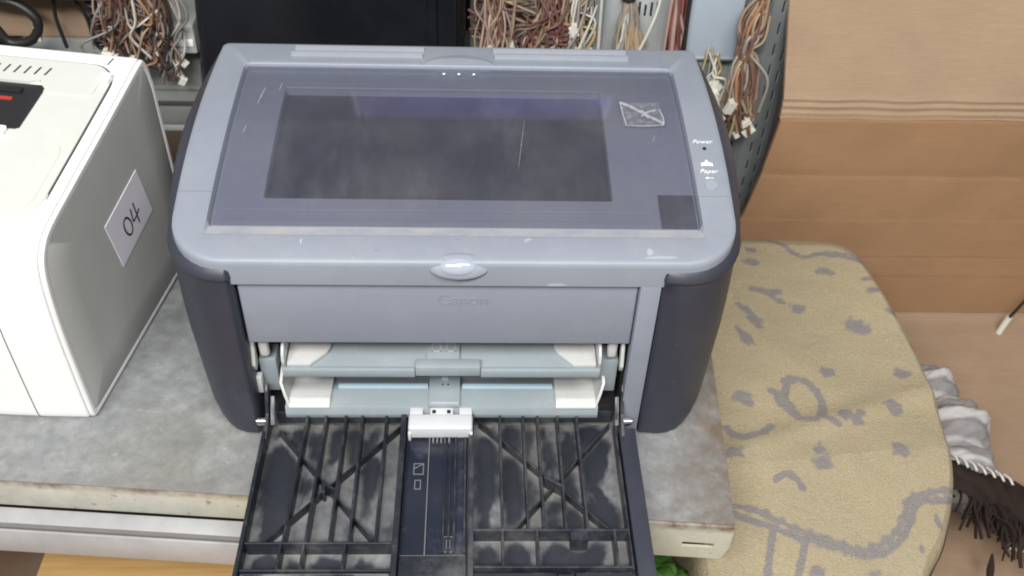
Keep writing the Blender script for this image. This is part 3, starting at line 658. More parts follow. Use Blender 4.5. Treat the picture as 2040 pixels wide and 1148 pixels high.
wslab('back_seam', 'groove', body, [(-.0230, .1795), (-.0220, .1795), (-.0205, .1870), (-.0215, .1870)], -.001, .00045, n=3)
bm = bmesh.new()
secq = [(y, z) for y, z in PR if z < .14 and y < .012]
rings_mesh(bm, [[(x_, y + bulge(-.0395, y) - .0002, z) for y, z in secq] for x_ in (-.0400, -.0393)], closed=False); obj('front_seam', bm, 'groove', body)
# paper label with handwritten digits
def S(a, b, h):
    s = Vector((84, 117)) + Vector((58, 9.5)) * a + Vector((8, -43.5)) * b; return (.0 + h, s.x / 1000, s.y / 1000)
bm = bmesh.new(); rings_mesh(bm, [[S(*q, -.0004) for q in ((0, 0), (1, 0), (1, 1), (0, 1))], [S(*q, .0002) for q in ((0, 0), (1, 0), (1, 1), (0, 1))]], cap0=True, cap1=True)
lab = obj('paper_label', bm, 'paper', side, smooth=False)
def pen(pts, name='pen_stroke'):
    bm = bmesh.new(); tube(bm, [S(a, b, .0003) for a, b in pts], .00095, 6, 5)
    for v in bm.verts: v.co.x = .0003 + (v.co.x - .0003) * .2
    obj(name, bm, 'pen', lab)
pen([(.40 + .085 * math.sin(t), .56 - .19 * math.cos(t) + .02 * math.sin(t)) for t in [2 * math.pi * i / 10 for i in range(11)]])
pen([(.575, .38), (.555, .50), (.540, .63), (.62, .635), (.74, .60)]); pen([(.665, .36), (.655, .55), (.645, .80)])

# ------------------------------------------------------------------ carpet draped over a block on the right
CZ = -.055
edge = [(.172, -.30), (.3000, -.30), (.3380, -.20), (.3475, -.090), (.3750, -.044), (.3960, .000), (.4050, .048), (.4098, .110), (.4065, .165), (.3985, .225), (.3900, .268), (.3780, .284), (.3560, .2915), (.300, .2935), (.205, .2920), (.195, .250), (.186, .10), (.178, -.05)]
EP = [Vector((p.x, p.y)) for p in crom([(a, b, 0) for a, b in edge] + [(.172, -.30, 0)], 5)][:-1]
def segd(p, a, b):
    ab = b - a; t = max(0, min(1, (p - a).dot(ab) / max(1e-12, ab.length_squared))); return (p - a - ab * t).length
def inside(p):
    c_ = False; n = len(EP)
    for i in range(n):
        a, b = EP[i], EP[i - 1]
        if (a.y > p.y) != (b.y > p.y) and p.x < (b.x - a.x) * (p.y - a.y) / (b.y - a.y) + a.x: c_ = not c_
    return c_
spots = [(.3110, .1904, .0085, .0065, -.3), (.3588, .1662, .0150, .0105, -.35), (.3973, .1820, .0075, .006, -.2), (.3185, .1124, .0085, .0075, -.3), (.3829, .1097, .0085, .0075, 0), (.3625, .0695, .0085, .0105, .1),
         (.3195, .0620, .0090, .0065, .2), (.3270, .0560, .0070, .0085, .3), (.3320, .0630, .0050, .0040, 0), (.3534, .0255, .0080, .0075, 0), (.2884, .0140, .0095, .0075, 0), (.2890, .0260, .0060, .0080, 0), (.2369, .0836, .0100, .0075, .2), (.2420, .0790, .0065, .0060, 0), (.2194, .0246, .0080, .0070, 0),
         (.2660, -.0724, .0065, .0060, 0), (.2620, .1810, .0050, .0150, .55), (.2660, .1700, .0065, .0100, .5), (.2550, .1880, .0035, .0075, .8), (.2536, .1480, .0070, .0095, .4), (.2490, .1570, .0040, .0080, .5), (.2772, .2444, .0095, .0060, 0), (.2797, .2643, .0080, .0045, 0), (.3460, .2352, .0120, .0055, -.25), (.3530, .2330, .0050, .0040, 0),
         (.3852, .2093, .0085, .0045, 0), (.3837, .2245, .0070, .0040, 0), (.3504, -.0550, .0032, .0035, 0), (.3692, -.0331, .0030, .0065, .2), (.3087, -.0726, .0070, .0028, .2), (.2983, -.0845, .0050, .004, 0)]
lines = [([(.2720, .2100), (.2840, .2060), (.2960, .2090)], .0045), ([(.2850, .2060), (.2930, .1990), (.2980, .1950)], .0032), ([(.2183, .0516), (.2240, .0440), (.2339, .0403), (.2460, .0440), (.2554, .0516)], .0042),
         ([(.2480, .0000), (.2570, .0045), (.2640, .0000), (.2685, -.0085)], .0036),
         ([(.1950, -.0200), (.2103, -.0285), (.2366, -.0383), (.2578, -.0479), (.2839, -.0547), (.3056, -.0601), (.3259, -.0549), (.3425, -.0400), (.3573, -.0175), (.3724, -.0161), (.3923, -.0117), (.41, -.008)], .0034),
         ([(.2380, -.0424), (.2247, -.0861), (.215, -.13)], .0034), ([(.2621, -.0492), (.2471, -.0862), (.235, -.13)], .0034),
         ([(.2858, .2940), (.3104, .2774), (.3271, .2564), (.3461, .2590), (.3560, .2600)], .0035), ([(.3560, .2590), (.3733, .2570), (.3962, .2412)], .0055), ([(.3131, .2895), (.3541, .2900)], .0022),
         ([(.2895 + .0150 * math.cos(t) , .0803 + .0235 * math.sin(t)) for t in [2 * math.pi * i / 14 for i in range(15)]], .0042),
         ([(.4098 + .0075 * math.cos(t), .1429 + .0050 * math.sin(t)) for t in [2 * math.pi * i / 10 for i in range(11)]], .0018),
         ([(.2700, .0830), (.2760, .0720)], .0070), ([(.2640, .0900), (.2720, .0860)], .0045), ([(.2990, .0610), (.3100, .0530)], .0045), ([(.2830, .1050), (.2780, .1000)], .0050)]
brd = [(.2117, -.0214), (.2298, -.0257), (.2466, -.0355), (.2634, -.0438), (.2808, -.0493), (.2979, -.0547), (.3119, -.0548), (.3289, -.0454), (.3417, -.0317), (.3500, -.0175), (.3647, -.0102), (.3859, -.0058), (.3969, -.0029)]
bp = crom([(a, b, 0) for a, b in brd], 8); acc = 0
for i in range(1, len(bp)):
    acc += (bp[i] - bp[i - 1]).length
    if acc > .0115: acc = 0; spots.append((bp[i].x, bp[i].y, .0052, .0046, 0))
lines.append((brd, .0026))
lseg = [([Vector((p.x, p.y)) for p in crom([(a, b, 0) for a, b in pl], 4)], w_) for pl, w_ in lines]
lbb = [(min(p.x for p in s) - .01, max(p.x for p in s) + .01, min(p.y for p in s) - .01, max(p.y for p in s) + .01) for s, _ in lseg]
def pattern(x, y):
    v = 0; wob = 1 + .55 * noise.noise(Vector((x * 170, y * 170, 0)))
    for sx, sy, rx, ry, an in spots:
        if abs(x - sx) < .022 and abs(y - sy) < .022:
            dx, dy = x - sx, y - sy; u = dx * math.cos(an) + dy * math.sin(an); q = -dx * math.sin(an) + dy * math.cos(an)
            d = math.hypot(u / rx, q / ry) * wob; v = max(v, min(1, max(0, (1.12 - d) / .55)))
    p = Vector((x, y))
    for (s, w_), bb in zip(lseg, lbb):
        if bb[0] < x < bb[1] and bb[2] < y < bb[3]:
            d = min(segd(p, s[i], s[i + 1]) for i in range(len(s) - 1)) * wob; v = max(v, min(1, max(0, (1.12 - d / w_) / .55)))
    return v
def cz(x, y):
    z = CZ + .0040 * math.sin(x * 21 + 1) * math.cos(y * 17) + .0035 * math.exp(-((y - .02 - (x - .2) * .35) / .012) ** 2) + .0045 * noise.noise(Vector((x * 11, y * 11, 7))) + .0016 * noise.noise(Vector((x * 30, y * 30, 3)))
    q_ = max(0, min(1, (y - .06) / .2)); z += .012 * q_ * q_ * (3 - 2 * q_)
    s = y - (.010 + (x - .2) * .10)                  # a soft crease, the front part sinks away from it
    if s < 0: z += s * .20
    return z
bm = bmesh.new(); ST = .0017; VV = {}
nx_, ny_ = int(.26 / ST), int(.62 / ST)
RD = .016
def cv(i, j):
    if (i, j) in VV: return VV[i, j]
    x, y = .16 + i * ST, -.305 + j * ST; p = Vector((x, y)); ins = inside(p)
    if not ins: VV[i, j] = None; return None
    d = min(segd(p, EP[k], EP[k - 1]) for k in range(len(EP))) if True else 1
    z = cz(x, y)
    if d < RD: z -= RD - math.sqrt(max(0, RD * RD - (RD - d) ** 2))
    VV[i, j] = bm.verts.new((x, y, z)); return VV[i, j]
# a coarse grid would miss the outline: build by rings that shrink from the outline inwards
bm.free(); bm = bmesh.new(); lay = bm.verts.layers.float.new('pattern')
OUT = []
for k in range(len(EP)):
    a, b = EP[k], EP[(k + 1) % len(EP)]; m_ = max(1, round((b - a).length / .0026))
    for i in range(m_): OUT.append(a + (b - a) * i / m_)
cen = Vector((.290, .02)); rings = []
def shrink(f, lo): return [cen + (p - cen) * f + Vector((0, 0)) for p in OUT]
def ring_at(f, z_of): return [(q.x, q.y, z_of(q)) for q in shrink(f, 0)]
FL = FLOOR + .001
fl = [(1.035, FL), (1.030, FL + .03), (1.022, FL + .07), (1.010, CZ - .030), (1.004, CZ - .018)]
for f, z in fl: rings.append([(q.x + .003 * math.sin(i * .09) * (1 if z < CZ - .04 else 0), q.y, z + (cz(q.x, q.y) - CZ) * .8 if z > CZ - .04 else z) for i, q in enumerate(shrink(f, 0))])
for f, dz in ((1.0, .0200), (.994, .0145), (.984, .0095), (.970, .0055), (.952, .0028), (.935, .0010)): rings.append(ring_at(f, lambda q, dz=dz: cz(q.x, q.y) - dz))
f = .930
while f > .02:
    rings.append(ring_at(f, lambda q: cz(q.x, q.y))); f -= .0125
V = rings_mesh(bm, rings, cap1=True)
for r in V:
    for v in r:
        if v.co.y > -.13: v[lay] = pattern(v.co.x, v.co.y)
carpet = obj('carpet', bm, 'carpet', angle=80)
tag(carpet, 'yellow carpet with purple grey flower pattern draped beside the bench', 'carpet')

# ------------------------------------------------------------------ striped cloth with dark fringe beside the carpet
SC = thing('striped_blanket', 'grey and white striped blanket with dark fringe behind the yellow carpet', 'blanket', (.46, .06, FLOOR))
def to_local(p): return (p[0] - .46, p[1] - .06, p[2] - FLOOR)
for k, (cx, cy, cz_, rx, ry, rz_, an, fr) in enumerate(((.452, .168, -.150, .034, .026, .034, .5, 55), (.456, .118, -.146, .043, .030, .036, .25, 62), (.446, .078, -.150, .040, .026, .032, .0, 70), (.474, .100, -.185, .036, .040, .020, -.3, 50))):
    bm = bmesh.new(); lay = bm.verts.layers.float.new('stripe'); bmesh.ops.create_icosphere(bm, subdivisions=5, radius=1)
    for v in bm.verts:
        q = v.co.copy(); fo = noise.fractal(Vector((q.x * 1.6, q.y * 3.2, q.z * 1.6 + k * 5)), 1, 2, 3) * .12 + .05 * math.sin(q.y * 9 + q.x * 3 + k)
        t_ = (q.x * math.sin(an) + q.y * math.cos(an) + .12 * noise.noise(q * 2)) * 2.4 + .35 + k * .3
        v[lay] = max(0, min(1, (math.sin(t_ * 3.1) - .15) * 3)) * .9
        q = q * (1 + fo); x_, y_ = q.x * rx, q.y * ry
        v.co = Vector(to_local((cx + x_ * math.cos(an) - y_ * math.sin(an), cy + x_ * math.sin(an) + y_ * math.cos(an), max(FLOOR + .002, cz_ + q.z * rz_))))
    obj('cloth_fold', bm, 'stripe', SC, angle=80)
# hanging lower tail of the cloth
bm = bmesh.new(); lay = bm.verts.layers.float.new('stripe'); G = []
for i in range(31):
    u = i / 30; row = []
    for j in range(15):
        v = j / 14; x = .395 + .045 * v - .05 * u + .004 * math.sin(v * 9 + u * 4); y = .045 - .115 * u + .008 * v; z = -.125 - .03 * u - .012 * math.sin(v * 3.1) * -1 - .03 * v
        vv = bm.verts.new(to_local((x, y, max(z, FLOOR + .003)))); s = (u * 2.6) % 1; vv[lay] = 1.0 if s > .55 else .1; row.append(vv)
    G.append(row)
for i in range(30):
    for j in range(14): bm.faces.new((G[i][j], G[i + 1][j], G[i + 1][j + 1], G[i][j + 1]))
bmesh.ops.recalc_face_normals(bm, faces=bm.faces); bmesh.ops.solidify(bm, geom=bm.faces[:], thickness=.003); obj('hanging_tail', bm, 'stripe', SC, angle=80)
# dark knitted band and its fringe
bm = bmesh.new(); G = []
for i in range(25):
    u = i / 24; row = []
    for j in range(11):
        v = j / 10; x = .412 + .10 * u + .004 * math.sin(v * 7 + u * 9); y = .072 - .018 * u - (.036 + .016 * u) * v; z = -.112 - .035 * u + .010 * math.sin(v * 3.1) + .006 * noise.noise(Vector((u * 9, v * 6, 0)))
        row.append(bm.verts.new(to_local((x, y, z))))
    G.append(row)
for i in range(24):
    for j in range(10): bm.faces.new((G[i][j], G[i + 1][j], G[i + 1][j + 1], G[i][j + 1]))
bmesh.ops.recalc_face_normals(bm, faces=bm.faces); bmesh.ops.solidify(bm, geom=bm.faces[:], thickness=.004); band = obj('dark_band', bm, 'fringe', SC, angle=80)
for i in range(9):
    u = .04 + i * .085; x = .412 + .10 * u; y = .0735 - .018 * u; z = -.1075 - .035 * u
    T('stitch', 'stitch', band, [to_local((x, y + .001, z)), to_local((x + .001, y - .006, z + .003)), to_local((x + .0015, y - .012, z + .0025))], .0013, 5, 4)
bm = bmesh.new()
for i in range(190):
    u = .25 + .85 * random.random() ** .8; x = .412 + .10 * u; y = .058 - .018 * u - (.020 + .022 * u) * random.random(); z = -.110 - .035 * u
    cl = math.sin(u * 17) * .008; l = random.uniform(.008, .040); dx = random.uniform(-.008, .008) + cl
    p = [Vector((x, y, z))]
    for k in range(1, 4): p.append(Vector((x + dx * k / 3 + random.uniform(-.004, .004), y - l * k / 3 + random.uniform(-.003, .003), max(FLOOR + .004, z - .012 * k * k / 9 * random.uniform(.4, 2.2) + random.uniform(-.002, .004)))))
    tube(bm, [to_local(q) for q in p], random.uniform(.0009, .0019), 4, 3)
o = obj('fringe', bm, 'fringe', SC, angle=80); o['kind'] = 'stuff'
for i, (x, y) in enumerate(((.484, .022), (.497, .018), (.468, -.004))): T('pale_knot', M['wood'] if i < 2 else 'stitch', SC, [to_local((x, y, -.148)), to_local((x + .006, y - .003, -.146)), to_local((x + .012, y - .001, -.150))], .0026 if i < 2 else .0014, 6, 4)
T('pale_tassel', 'fringe', SC, [to_local((.452, -.008, -.150)), to_local((.450, -.018, -.160)), to_local((.446, -.030, -.168))], [.001, .002, .003, .0035, .003, .002, .001], 6, 3)
# dark feet of the tail
# ------------------------------------------------------------------ cardboard sheet behind
CB = thing('cardboard_sheet', 'large folded brown cardboard sheet standing behind the yellow carpet', 'cardboard', (.6, .33, FLOOR))
def cbl(p): return (p[0] - .6, p[1] - .33, p[2] - FLOOR)
def sheet(name, mat, rows, x1=1.3, nx=60, th=.004, amp=.0015):
    """rows: (left x, y, z) from top to bottom"""
    bm = bmesh.new(); G = []
    for (xl, y, z) in rows:
        G.append([bm.verts.new(cbl((xl + (x1 - xl) * (i / nx) ** 1.2, y + amp * noise.noise(Vector((i * .35, z * 22, 5))), z))) for i in range(nx + 1)])
    for a, b in zip(G, G[1:]):
        for i in range(nx): bm.faces.new((a[i], a[i + 1], b[i + 1], b[i]))
    bmesh.ops.recalc_face_normals(bm, faces=bm.faces); bmesh.ops.solidify(bm, geom=bm.faces[:], thickness=th); return obj(name, bm, mat, CB, angle=25)
def lerp_rows(keys, n):
    out = []
    for a, b in zip(keys, keys[1:]):
        for i in range(n): t = i / n; out.append(tuple(a[k] + (b[k] - a[k]) * t for k in range(3)))
    out.append(keys[-1]); return out
sheet('upper_panel', 'kraft', lerp_rows([(.2880, .420, .330), (.2908, .358, .184), (.2965, .342, .1258), (.3000, .3315, .0880)], 8) +
      [(.3002, .3300, .0850), (.3003, .3306, .0815), (.3004, .3290, .0780), (.3005, .3298, .0740), (.3006, .3284, .0705), (.3006, .3290, .0668), (.3006, .3285, .0650)], amp=.0025)
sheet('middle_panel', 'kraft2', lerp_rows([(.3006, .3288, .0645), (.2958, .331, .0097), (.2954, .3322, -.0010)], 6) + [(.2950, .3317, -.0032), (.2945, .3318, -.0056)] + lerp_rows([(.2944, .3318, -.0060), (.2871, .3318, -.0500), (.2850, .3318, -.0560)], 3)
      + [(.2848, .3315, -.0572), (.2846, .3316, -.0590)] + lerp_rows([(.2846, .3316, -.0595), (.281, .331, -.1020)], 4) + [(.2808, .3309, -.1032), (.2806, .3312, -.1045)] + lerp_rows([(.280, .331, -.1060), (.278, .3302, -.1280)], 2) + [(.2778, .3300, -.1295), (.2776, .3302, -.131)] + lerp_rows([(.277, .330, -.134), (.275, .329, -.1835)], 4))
sheet('floor_panel', 'kraft3', lerp_rows([(.275, .3284, -.1842), (.275, .318, -.1890), (.275, .20, -.1950), (.275, -.60, -.1970)], 8), th=.003)
# loose cable end in front of the cardboard on the right
LC = thing('cable_end', 'thin black cable with a white plug hanging before the cardboard', 'cable', (.586, .30, -.172))
T('cable', 'cord', LC, [(.088, .020, .50), (.080, .016, .32), (.064, .012, .160), (.050, .010, .095), (.036, .008, .052), (.021, .003, .020), (.0135, .001, .002)], .0017, 8)
bm = bmesh.new(); tube(bm, [(.0140, .001, .004), (.0108, 0, -.010), (.0088, -.001, -.022)], .0034, 8, 3); tube(bm, [(.0088, -.001, -.022), (.0080, -.001, -.028)], .0018, 6, 0); obj('plug', bm, 'conn', LC)
bm = bmesh.new(); tube(bm, [(.690, .400, .500), (.668, .345, .240), (.658, .325, .135), (.651, .318, .115), (.648, .318, .100)], .003, 7, 4)
o = obj('cable_stub', bm, 'cord'); tag(o, 'short dark cable hanging at the right edge before the cardboard', 'cable')

# ------------------------------------------------------------------ green cloth under the bench corner
bm = bmesh.new(); bmesh.ops.create_icosphere(bm, subdivisions=5, radius=1)
for v in bm.verts:
    n_ = noise.fractal(v.co * 2.6, .9, 2.2, 5); s = 1 + .30 * n_; v.co = Vector((v.co.x * .030 * s, v.co.y * .050 * s, v.co.z * .045 * s))
o = obj('green_cloth', bm, 'green', angle=80); o.location = (.142, -.070, -.125); o.rotation_euler = (0, R(25), 0); tag(o, 'crumpled green cloth tucked under the bench corner', 'cloth')
o.location.z = FLOOR + .078
# ------------------------------------------------------------------ rack and clutter behind
RK = thing('storage_rack', 'dark green slotted steel rack upright with shelf behind the printers', 'rack', (.277, .345, FLOOR))
def flange(ang, wd, mirror):
    bm = bmesh.new(); holes = []; z = .02; k = 0
    while z < .60:
        holes += [(.30 * wd, .30 * wd + .005, z, z + .013)]; z += .0215; k += 1
    z = .030
    while z < .60:
        holes += [(.68 * wd, .68 * wd + .005, z, z + .013)]; z += .0215
    cs, sn = math.cos(ang), math.sin(ang)
    panel_holes(bm, 0, wd, 0, .64, holes, lambda a, b_: (a * cs, a * sn, b_), .002); return obj('upright_flange', bm, 'rackgreen', RK, smooth=False)
flange(R(128), .040, 0); flange(R(38), .040, 0)
for ang in (128, 38):
    bm = bmesh.new(); box(bm, .002, .040, -.001, .001, .0, .64, 0, mat=Matrix.Translation((0, .012, 0)) @ Matrix.Rotation(R(ang), 4, 'Z')); obj('slot_shade', bm, 'darkgap', RK, smooth=False)  # dark sheets added behind the flanges to make the slots look shaded
B('shelf', 'steel', RK, -.80, -.008, .050, .34, .185, .190, bev=.001)
B('shelf_beam', 'psu', RK, -.80, -.030, .0445, .0495, .196, .212, bev=.001)
B('back_sheet', 'darkgap', RK, -.95, .02, .30, .303, .0, .70, bev=.0005)

def rbox_thing(name, label, cat, mat, a, bev=.003, seg=3, rz=0, group=None):
    cx, cy = (a[0] + a[1]) / 2, (a[2] + a[3]) / 2
    t = thing(name, label, cat, (cx, cy, a[4]), rz, group)
    bm = bmesh.new(); box(bm, a[0] - cx, a[1] - cx, a[2] - cy, a[3] - cy, 0, a[5] - a[4], bev, seg); return t, obj('case', bm, mat, t)
# black monitor back
t, cs = rbox_thing('computer_monitor', 'black glossy monitor standing behind the grey printer', 'monitor', 'blackgloss', (-.2440, .0020, .345, .385, .000, .330), .018, 6)
for v in cs.data.vertices:
    if v.co.x < 0: v.co.x += (v.co.z - .10) * .10
bm = bmesh.new(); box(bm, .098, .116, -.0235, -.018, .02, .32, .004, 4); obj('edge_band', bm, 'blackgloss', t)
bm = bmesh.new(); box(bm, -.11, .09, -.0216, -.019, .03, .315, .001, 2); obj('screen', bm, 'blackgloss', t)
# grey metal cases between the printers
t, cs = rbox_thing('metal_case', 'dull grey sheet metal case between the white printer and the monitor', 'case', 'steel', (-.420, -.252, .3965, .50, .000, .098), .002, 2)
bm = bmesh.new(); box(bm, -.083, .083, -.0535, -.051, .046, .050, .0008); obj('rim', bm, 'steel', t)
bm = bmesh.new(); box(bm, -.083, .083, -.0530, -.0512, .028, .033, .0004); obj('seam', bm, 'groove', t)
t, cs = rbox_thing('metal_case', 'pale dented metal drive case stacked on the dull grey case', 'case', 'psu', (-.300, -.248, .372, .470, .099, .128), .002, 2)
bm = bmesh.new(); box(bm, .0, .024, -.0505, -.0485, .008, .015, .0006); obj('paper_sticker', bm, 'ink', t)
o = B('cardboard_flat', 'floor', None, -.345, -.240, .300, .388, .0005, .0040, bev=.0005); tag(o, 'dark brown cardboard offcut lying on the bench between the printers', 'cardboard')
# cardboard box at far left
t, cs = rbox_thing('cardboard_box', 'pale brown cardboard box behind the white printer at the left edge', 'box', 'kraft', (-.52, -.3215, .400, .52, .0985, .300), .003, 2)
bm = bmesh.new(); box(bm, -.10, .10, -.0630, -.0605, .0622, .0634, .0002); obj('flap_edge', bm, 'kraft3', t)
o = B('dark_panel', 'rackgreen', None, -.52, -.30, .362, .395, .1555, .180, bev=.002); tag(o, 'dark shelf board across the top left corner', 'shelf')
# power supplies and steel panel to the right of the monitor
def psu(label, a, mat, slots=True, rz=0):
    t, cs = rbox_thing('power_supply', label, 'power supply', mat, a, .0015, 2, rz, 'power supplies on the rack shelf')
    wd, dp, ht = a[1] - a[0], a[3] - a[2], a[5] - a[4]
    if slots:
        n = int((wd - .016) / .0055)
        for row in range(2):
            for i in range(n):
                x = -wd / 2 + .010 + i * .0055; z = slots + row * .021
                if row == 1 and i < n * .45: continue
                if row == 0 and i < n * .35: continue
                bm = bmesh.new(); box(bm, x, x + .0022, -dp / 2 - .0004, -dp / 2 + .001, z, z + random.uniform(.010, .015), .0003, 1); obj('vent_slot', bm, 'toner', t)
    return t
psu('white steel power supply with vent slots behind the tied beige cables', (.128, .1905, .372, .47, -.0145, .205), 'psu', .160)
psu('grimy grey power supply behind the brown cables next to the monitor', (.006, .118, .395, .50, -.0145, .128), 'steel', False)
psu('grey power supply stacked on the grimy one next to the monitor', (.010, .122, .400, .50, .1285, .215), 'psu', .025)
B('label', 'paper', psu('small grey power supply low behind the blue steel panel', (.236, .262, .352, .40, .020, .100), 'steel', False), -.011, .002, -.0246, -.0238, .040, .060)
t, cs = rbox_thing('steel_panel', 'pale blue steel case panel beside the rack upright', 'panel', 'bluesteel', (.2010, .2520, .350, .368, .1120, .240), .0025, 3)
bm = bmesh.new(); box(bm, -.0245, .0245, -.0098, -.0086, .003, .0045, .0003); obj('fold_line', bm, 'psu', t)
t, cs = rbox_thing('drive_cage', 'dull steel drive cage under the blue steel panel', 'drive cage', 'steel', (.196, .234, .356, .43, -.0145, .111), .002, 2)
t, cs = rbox_thing('rack_post', 'narrow dark grey post left of the white power supply', 'post', 'rackgreen', (.1185, .1268, .352, .366, -.0145, .215), .001, 2)

# ---- cables
def bundle(label, base, ncab, cols, start, end, spread0, spread1, sag, r=(.0008, .0014), conns=3, mid=None, csz=.0045):
    t = thing('cable_bundle', label, 'cables', base, 0, 'cable bundles on the rack')
    bl = Vector(base); S0, E0 = Vector(start), Vector(end); sag *= 1.4
    ends = []
    for i in range(int(ncab * 2.1)):
        a = S0 + Vector((random.uniform(-1, 1) * spread0[0], random.uniform(-1, 1) * spread0[1], random.uniform(-1, 1) * spread0[2]))
        b = E0 + Vector((random.uniform(-1, 1) * spread1[0], random.uniform(-1, 1) * spread1[1], random.uniform(-1, 1) * spread1[2]))
        pts = [a]
        if mid is not None:
            mm = Vector(mid[0]) + Vector((random.uniform(-1, 1), random.uniform(-1, 1), random.uniform(-1, 1))) * mid[1]
            pts.append((a + mm) / 2 + Vector((random.uniform(-1, 1), random.uniform(-.4, .2), random.uniform(-1, 1))) * sag * .6); pts.append(mm)
            pts.append((b + mm) / 2 + Vector((random.uniform(-1, 1), random.uniform(-.4, .2), random.uniform(-1, 1))) * sag)
        else:
            for q in (.35, .7): pts.append(a.lerp(b, q) + Vector((random.uniform(-1, 1), random.uniform(-.5, .2), random.uniform(-1, 1))) * sag)
        pts.append(b); c = random.choice(cols)
        T('cable', WM[c], t, [p - bl for p in pts], random.uniform(*r), 6, 6); ends.append(b)
    for i in range(conns):
        b = random.choice(ends) - bl + Vector((random.uniform(-.004, .004), -.002, random.uniform(-.006, .010)))
        bm = bmesh.new(); s = csz * random.uniform(.7, 1.2); box(bm, -s * .8, s * .8, -s * .5, s * .5, -s * 1.2, s * 1.2, .0005, 1, mat=Matrix.Translation(b) @ Matrix.Rotation(random.uniform(-.9, .9), 4, 'Y') @ Matrix.Rotation(random.uniform(-.6, .6), 4, 'Z'))
        box(bm, -s * .5, s * .5, -s * .55, s * .55, s * 1.1, s * 1.5, 0, mat=Matrix.Translation(b)); obj('connector', bm, 'conn' if random.random() < .8 else 'cord', t, smooth=False)
    return t
WARM = ['brown', 'brown', 'orange', 'tan', 'maroon', 'tan', 'pink', 'grey']
bundle('tangled brown cables with white connectors behind the white printer', (-.300, .366, .10), 26, WARM + ['black', 'white', 'maroon'], (-.296, .362, .185), (-.305, .362, .102), (.022, .010, .01), (.026, .010, .012), .014, conns=9)
bundle('loose grey and white cable ends beside the dull metal case', (-.262, .365, .10), 9, ['grey', 'white', 'black', 'brown'], (-.268, .362, .175), (-.275, .366, .080), (.012, .008, .01), (.012, .006, .012), .012, conns=4)
bundle('pinkish tan cables hanging just right of the monitor', (.025, .350, .12), 13, ['tan', 'pink', 'brown', 'tan', 'pink'], (.028, .362, .200), (.026, .345, .112), (.012, .006, .01), (.014, .008, .010), .007, conns=3)
bundle('thick brown and maroon cable loop between the tan cables and white cable', (.080, .350, .12), 22, ['maroon', 'brown', 'orange', 'brown', 'maroon', 'tan'], (.082, .365, .205), (.070, .345, .115), (.014, .008, .01), (.024, .010, .010), .012, conns=7, mid=((.078, .352, .150), .012))
bundle('orange cable hank lying across the brown cable loop', (.085, .345, .13), 9, ['orange', 'brown', 'maroon'], (.062, .347, .138), (.098, .344, .142), (.002, .004, .006), (.004, .004, .008), .004, conns=2)
bundle('yellow and grey cables with pale plugs left of the post', (.105, .345, .12), 12, ['yellow', 'grey', 'white', 'tan'], (.108, .362, .190), (.095, .342, .112), (.008, .006, .012), (.018, .008, .008), .012, conns=8)
bundle('grey and brown tangle filling the gap right of the monitor', (.060, .362, .12), 16, ['grey', 'brown', 'tan', 'black', 'maroon', 'grey'], (.012, .372, .150), (.115, .368, .150), (.008, .010, .030), (.008, .010, .030), .022, r=(.0008, .0013), conns=9)
tb = bundle('beige cable hank tied at its neck in front of the white power supply', (.152, .358, .12), 20, ['tan', 'grey', 'tan', 'grey', 'white'], (.1490, .3665, .168), (.155, .356, .115), (.0035, .002, .002), (.0150, .005, .006), .003, r=(.0014, .0020), conns=0)
bm = bmesh.new(); bmesh.ops.create_cone(bm, cap_ends=True, segments=20, radius1=.0070, radius2=.0060, depth=.007); bmesh.ops.transform(bm, matrix=Matrix.Translation((-.003, .008, .048)), verts=bm.verts); obj('grommet', bm, 'cord', tb)
bundle('red cables hanging between the white power supply and blue panel', (.194, .350, .12), 14, ['red', 'red', 'maroon', 'pink', 'red'], (.192, .360, .205), (.197, .348, .110), (.006, .004, .01), (.0065, .004, .008), .003, r=(.0013, .0019), conns=0)
bundle('brown and orange cables with white plugs hanging on the rack upright', (.255, .325, .06), 26, ['brown', 'brown', 'tan', 'orange', 'maroon', 'tan', 'brown', 'grey'], (.262, .335, .178), (.258, .318, .070), (.008, .006, .01), (.016, .008, .022), .008, r=(.0012, .0018), conns=8, mid=((.252, .328, .140), .006))
bundle('pale green and white plugs behind the printer corner', (.232, .345, .10), 6, ['white', 'yellow', 'grey'], (.230, .346, .122), (.236, .338, .080), (.005, .004, .006), (.006, .004, .010), .006, conns=5, csz=.0055)
def single(label, mat, pts, r, n=7):
    bm = bmesh.new(); tube(bm, pts, r, n, 8); o = obj('single_cable', bm, mat, angle=80); return tag(o, label, 'cable')
single('white cable hanging straight along the dark post', WM['white'], [(.1215, .348, .210), (.1225, .347, .165), (.1235, .346, .110)], .0016)
single('white cable slanting down across the white power supply', WM['white'], [(.1790, .366, .190), (.1760, .360, .160), (.1690, .355, .138), (.1600, .352, .115)], .0015)
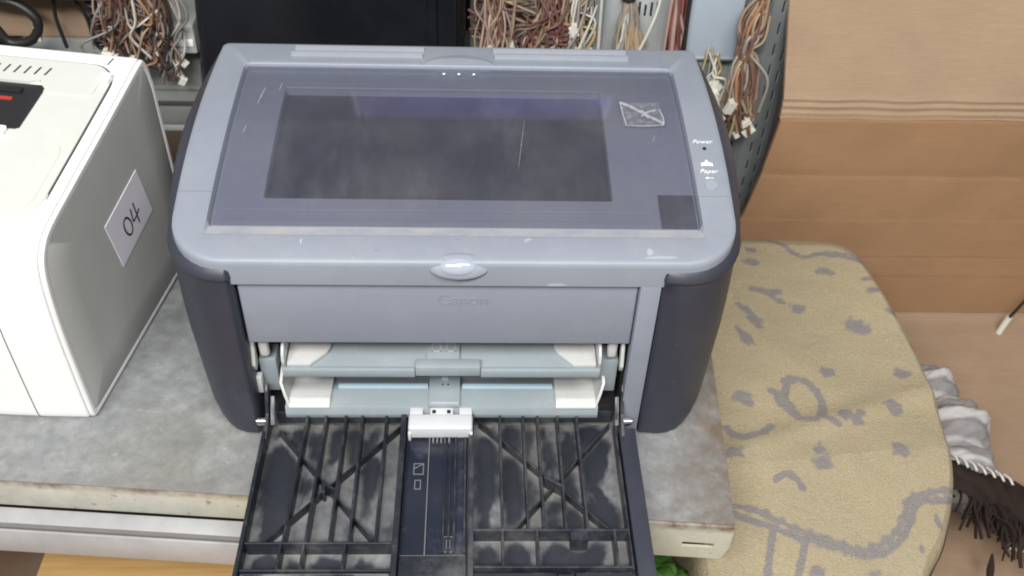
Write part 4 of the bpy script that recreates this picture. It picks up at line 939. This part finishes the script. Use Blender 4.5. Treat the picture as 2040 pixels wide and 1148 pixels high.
single('white cable along the left side of the red cables', WM['pink'], [(.1880, .352, .200), (.1850, .350, .165), (.1845, .350, .110)], .0015)
single('black cable between the red cables and blue panel', 'cord', [(.2010, .346, .210), (.2005, .345, .160), (.2030, .345, .105)], .0020)
single('orange cable curling from the top of the rack upright', WM['orange'], [(.2720, .338, .215), (.2640, .332, .180), (.2560, .330, .160), (.2500, .330, .150), (.2560, .328, .142), (.2660, .330, .150)], .0018)
single('left thin black cable before the cardboard box', 'cord', [(-.362, .380, .185), (-.3690, .378, .150), (-.3720, .378, .130), (-.3700, .378, .100)], .0018)
single('right thin black cable before the cardboard box', 'cord', [(-.352, .380, .185), (-.3505, .378, .150), (-.3440, .378, .130), (-.3440, .378, .100)], .0018)
single('black cable looped at the upper left corner', 'cord', [(-.430, .372, .150), (-.402, .370, .148), (-.385, .368, .132), (-.394, .368, .114), (-.415, .368, .110), (-.425, .368, .125)], .0045)
bm = bmesh.new(); hp = []
for i in range(150):
    a = i * 2 * math.pi / 12; hp.append((-.332 + .0048 * math.cos(a) - .003 * i / 150, .374 + .0048 * math.sin(a), .185 - .085 * i / 150))
tube(bm, hp, .0019, 5, 0); o = obj('coiled_cord', bm, 'cord', angle=80); tag(o, 'black coiled cord hanging before the cardboard box', 'cord')
bm = bmesh.new(); box(bm, -.3905, -.3860, .366, .371, .112, .127, .001); o = obj('white_plug', bm, 'conn'); tag(o, 'small white plug beside the looped black cable', 'plug')

B('upper_shelf', 'steel', RK, -.80, -.008, .120, .30, .655, .660, bev=.001)
for o in RK.children:
    if o.name.startswith('back_sheet'): o.scale.z = 1.35
t, cs = rbox_thing('printed_carton', 'blue printed carton on the upper shelf, seen only reflected in the smoked lid', 'carton', M['bluecarton'], (-.13, .17, .475, .60, .4555, .540), .001, 1)
for a in ((-.148, .148, .004, .007), (-.148, .148, .078, .081), (-.148, -.145, .007, .078), (.145, .148, .007, .078)):
    B('pale_border', 'ink', t, a[0], a[1], -.0636, -.0622, a[2], a[3], bev=.0002)
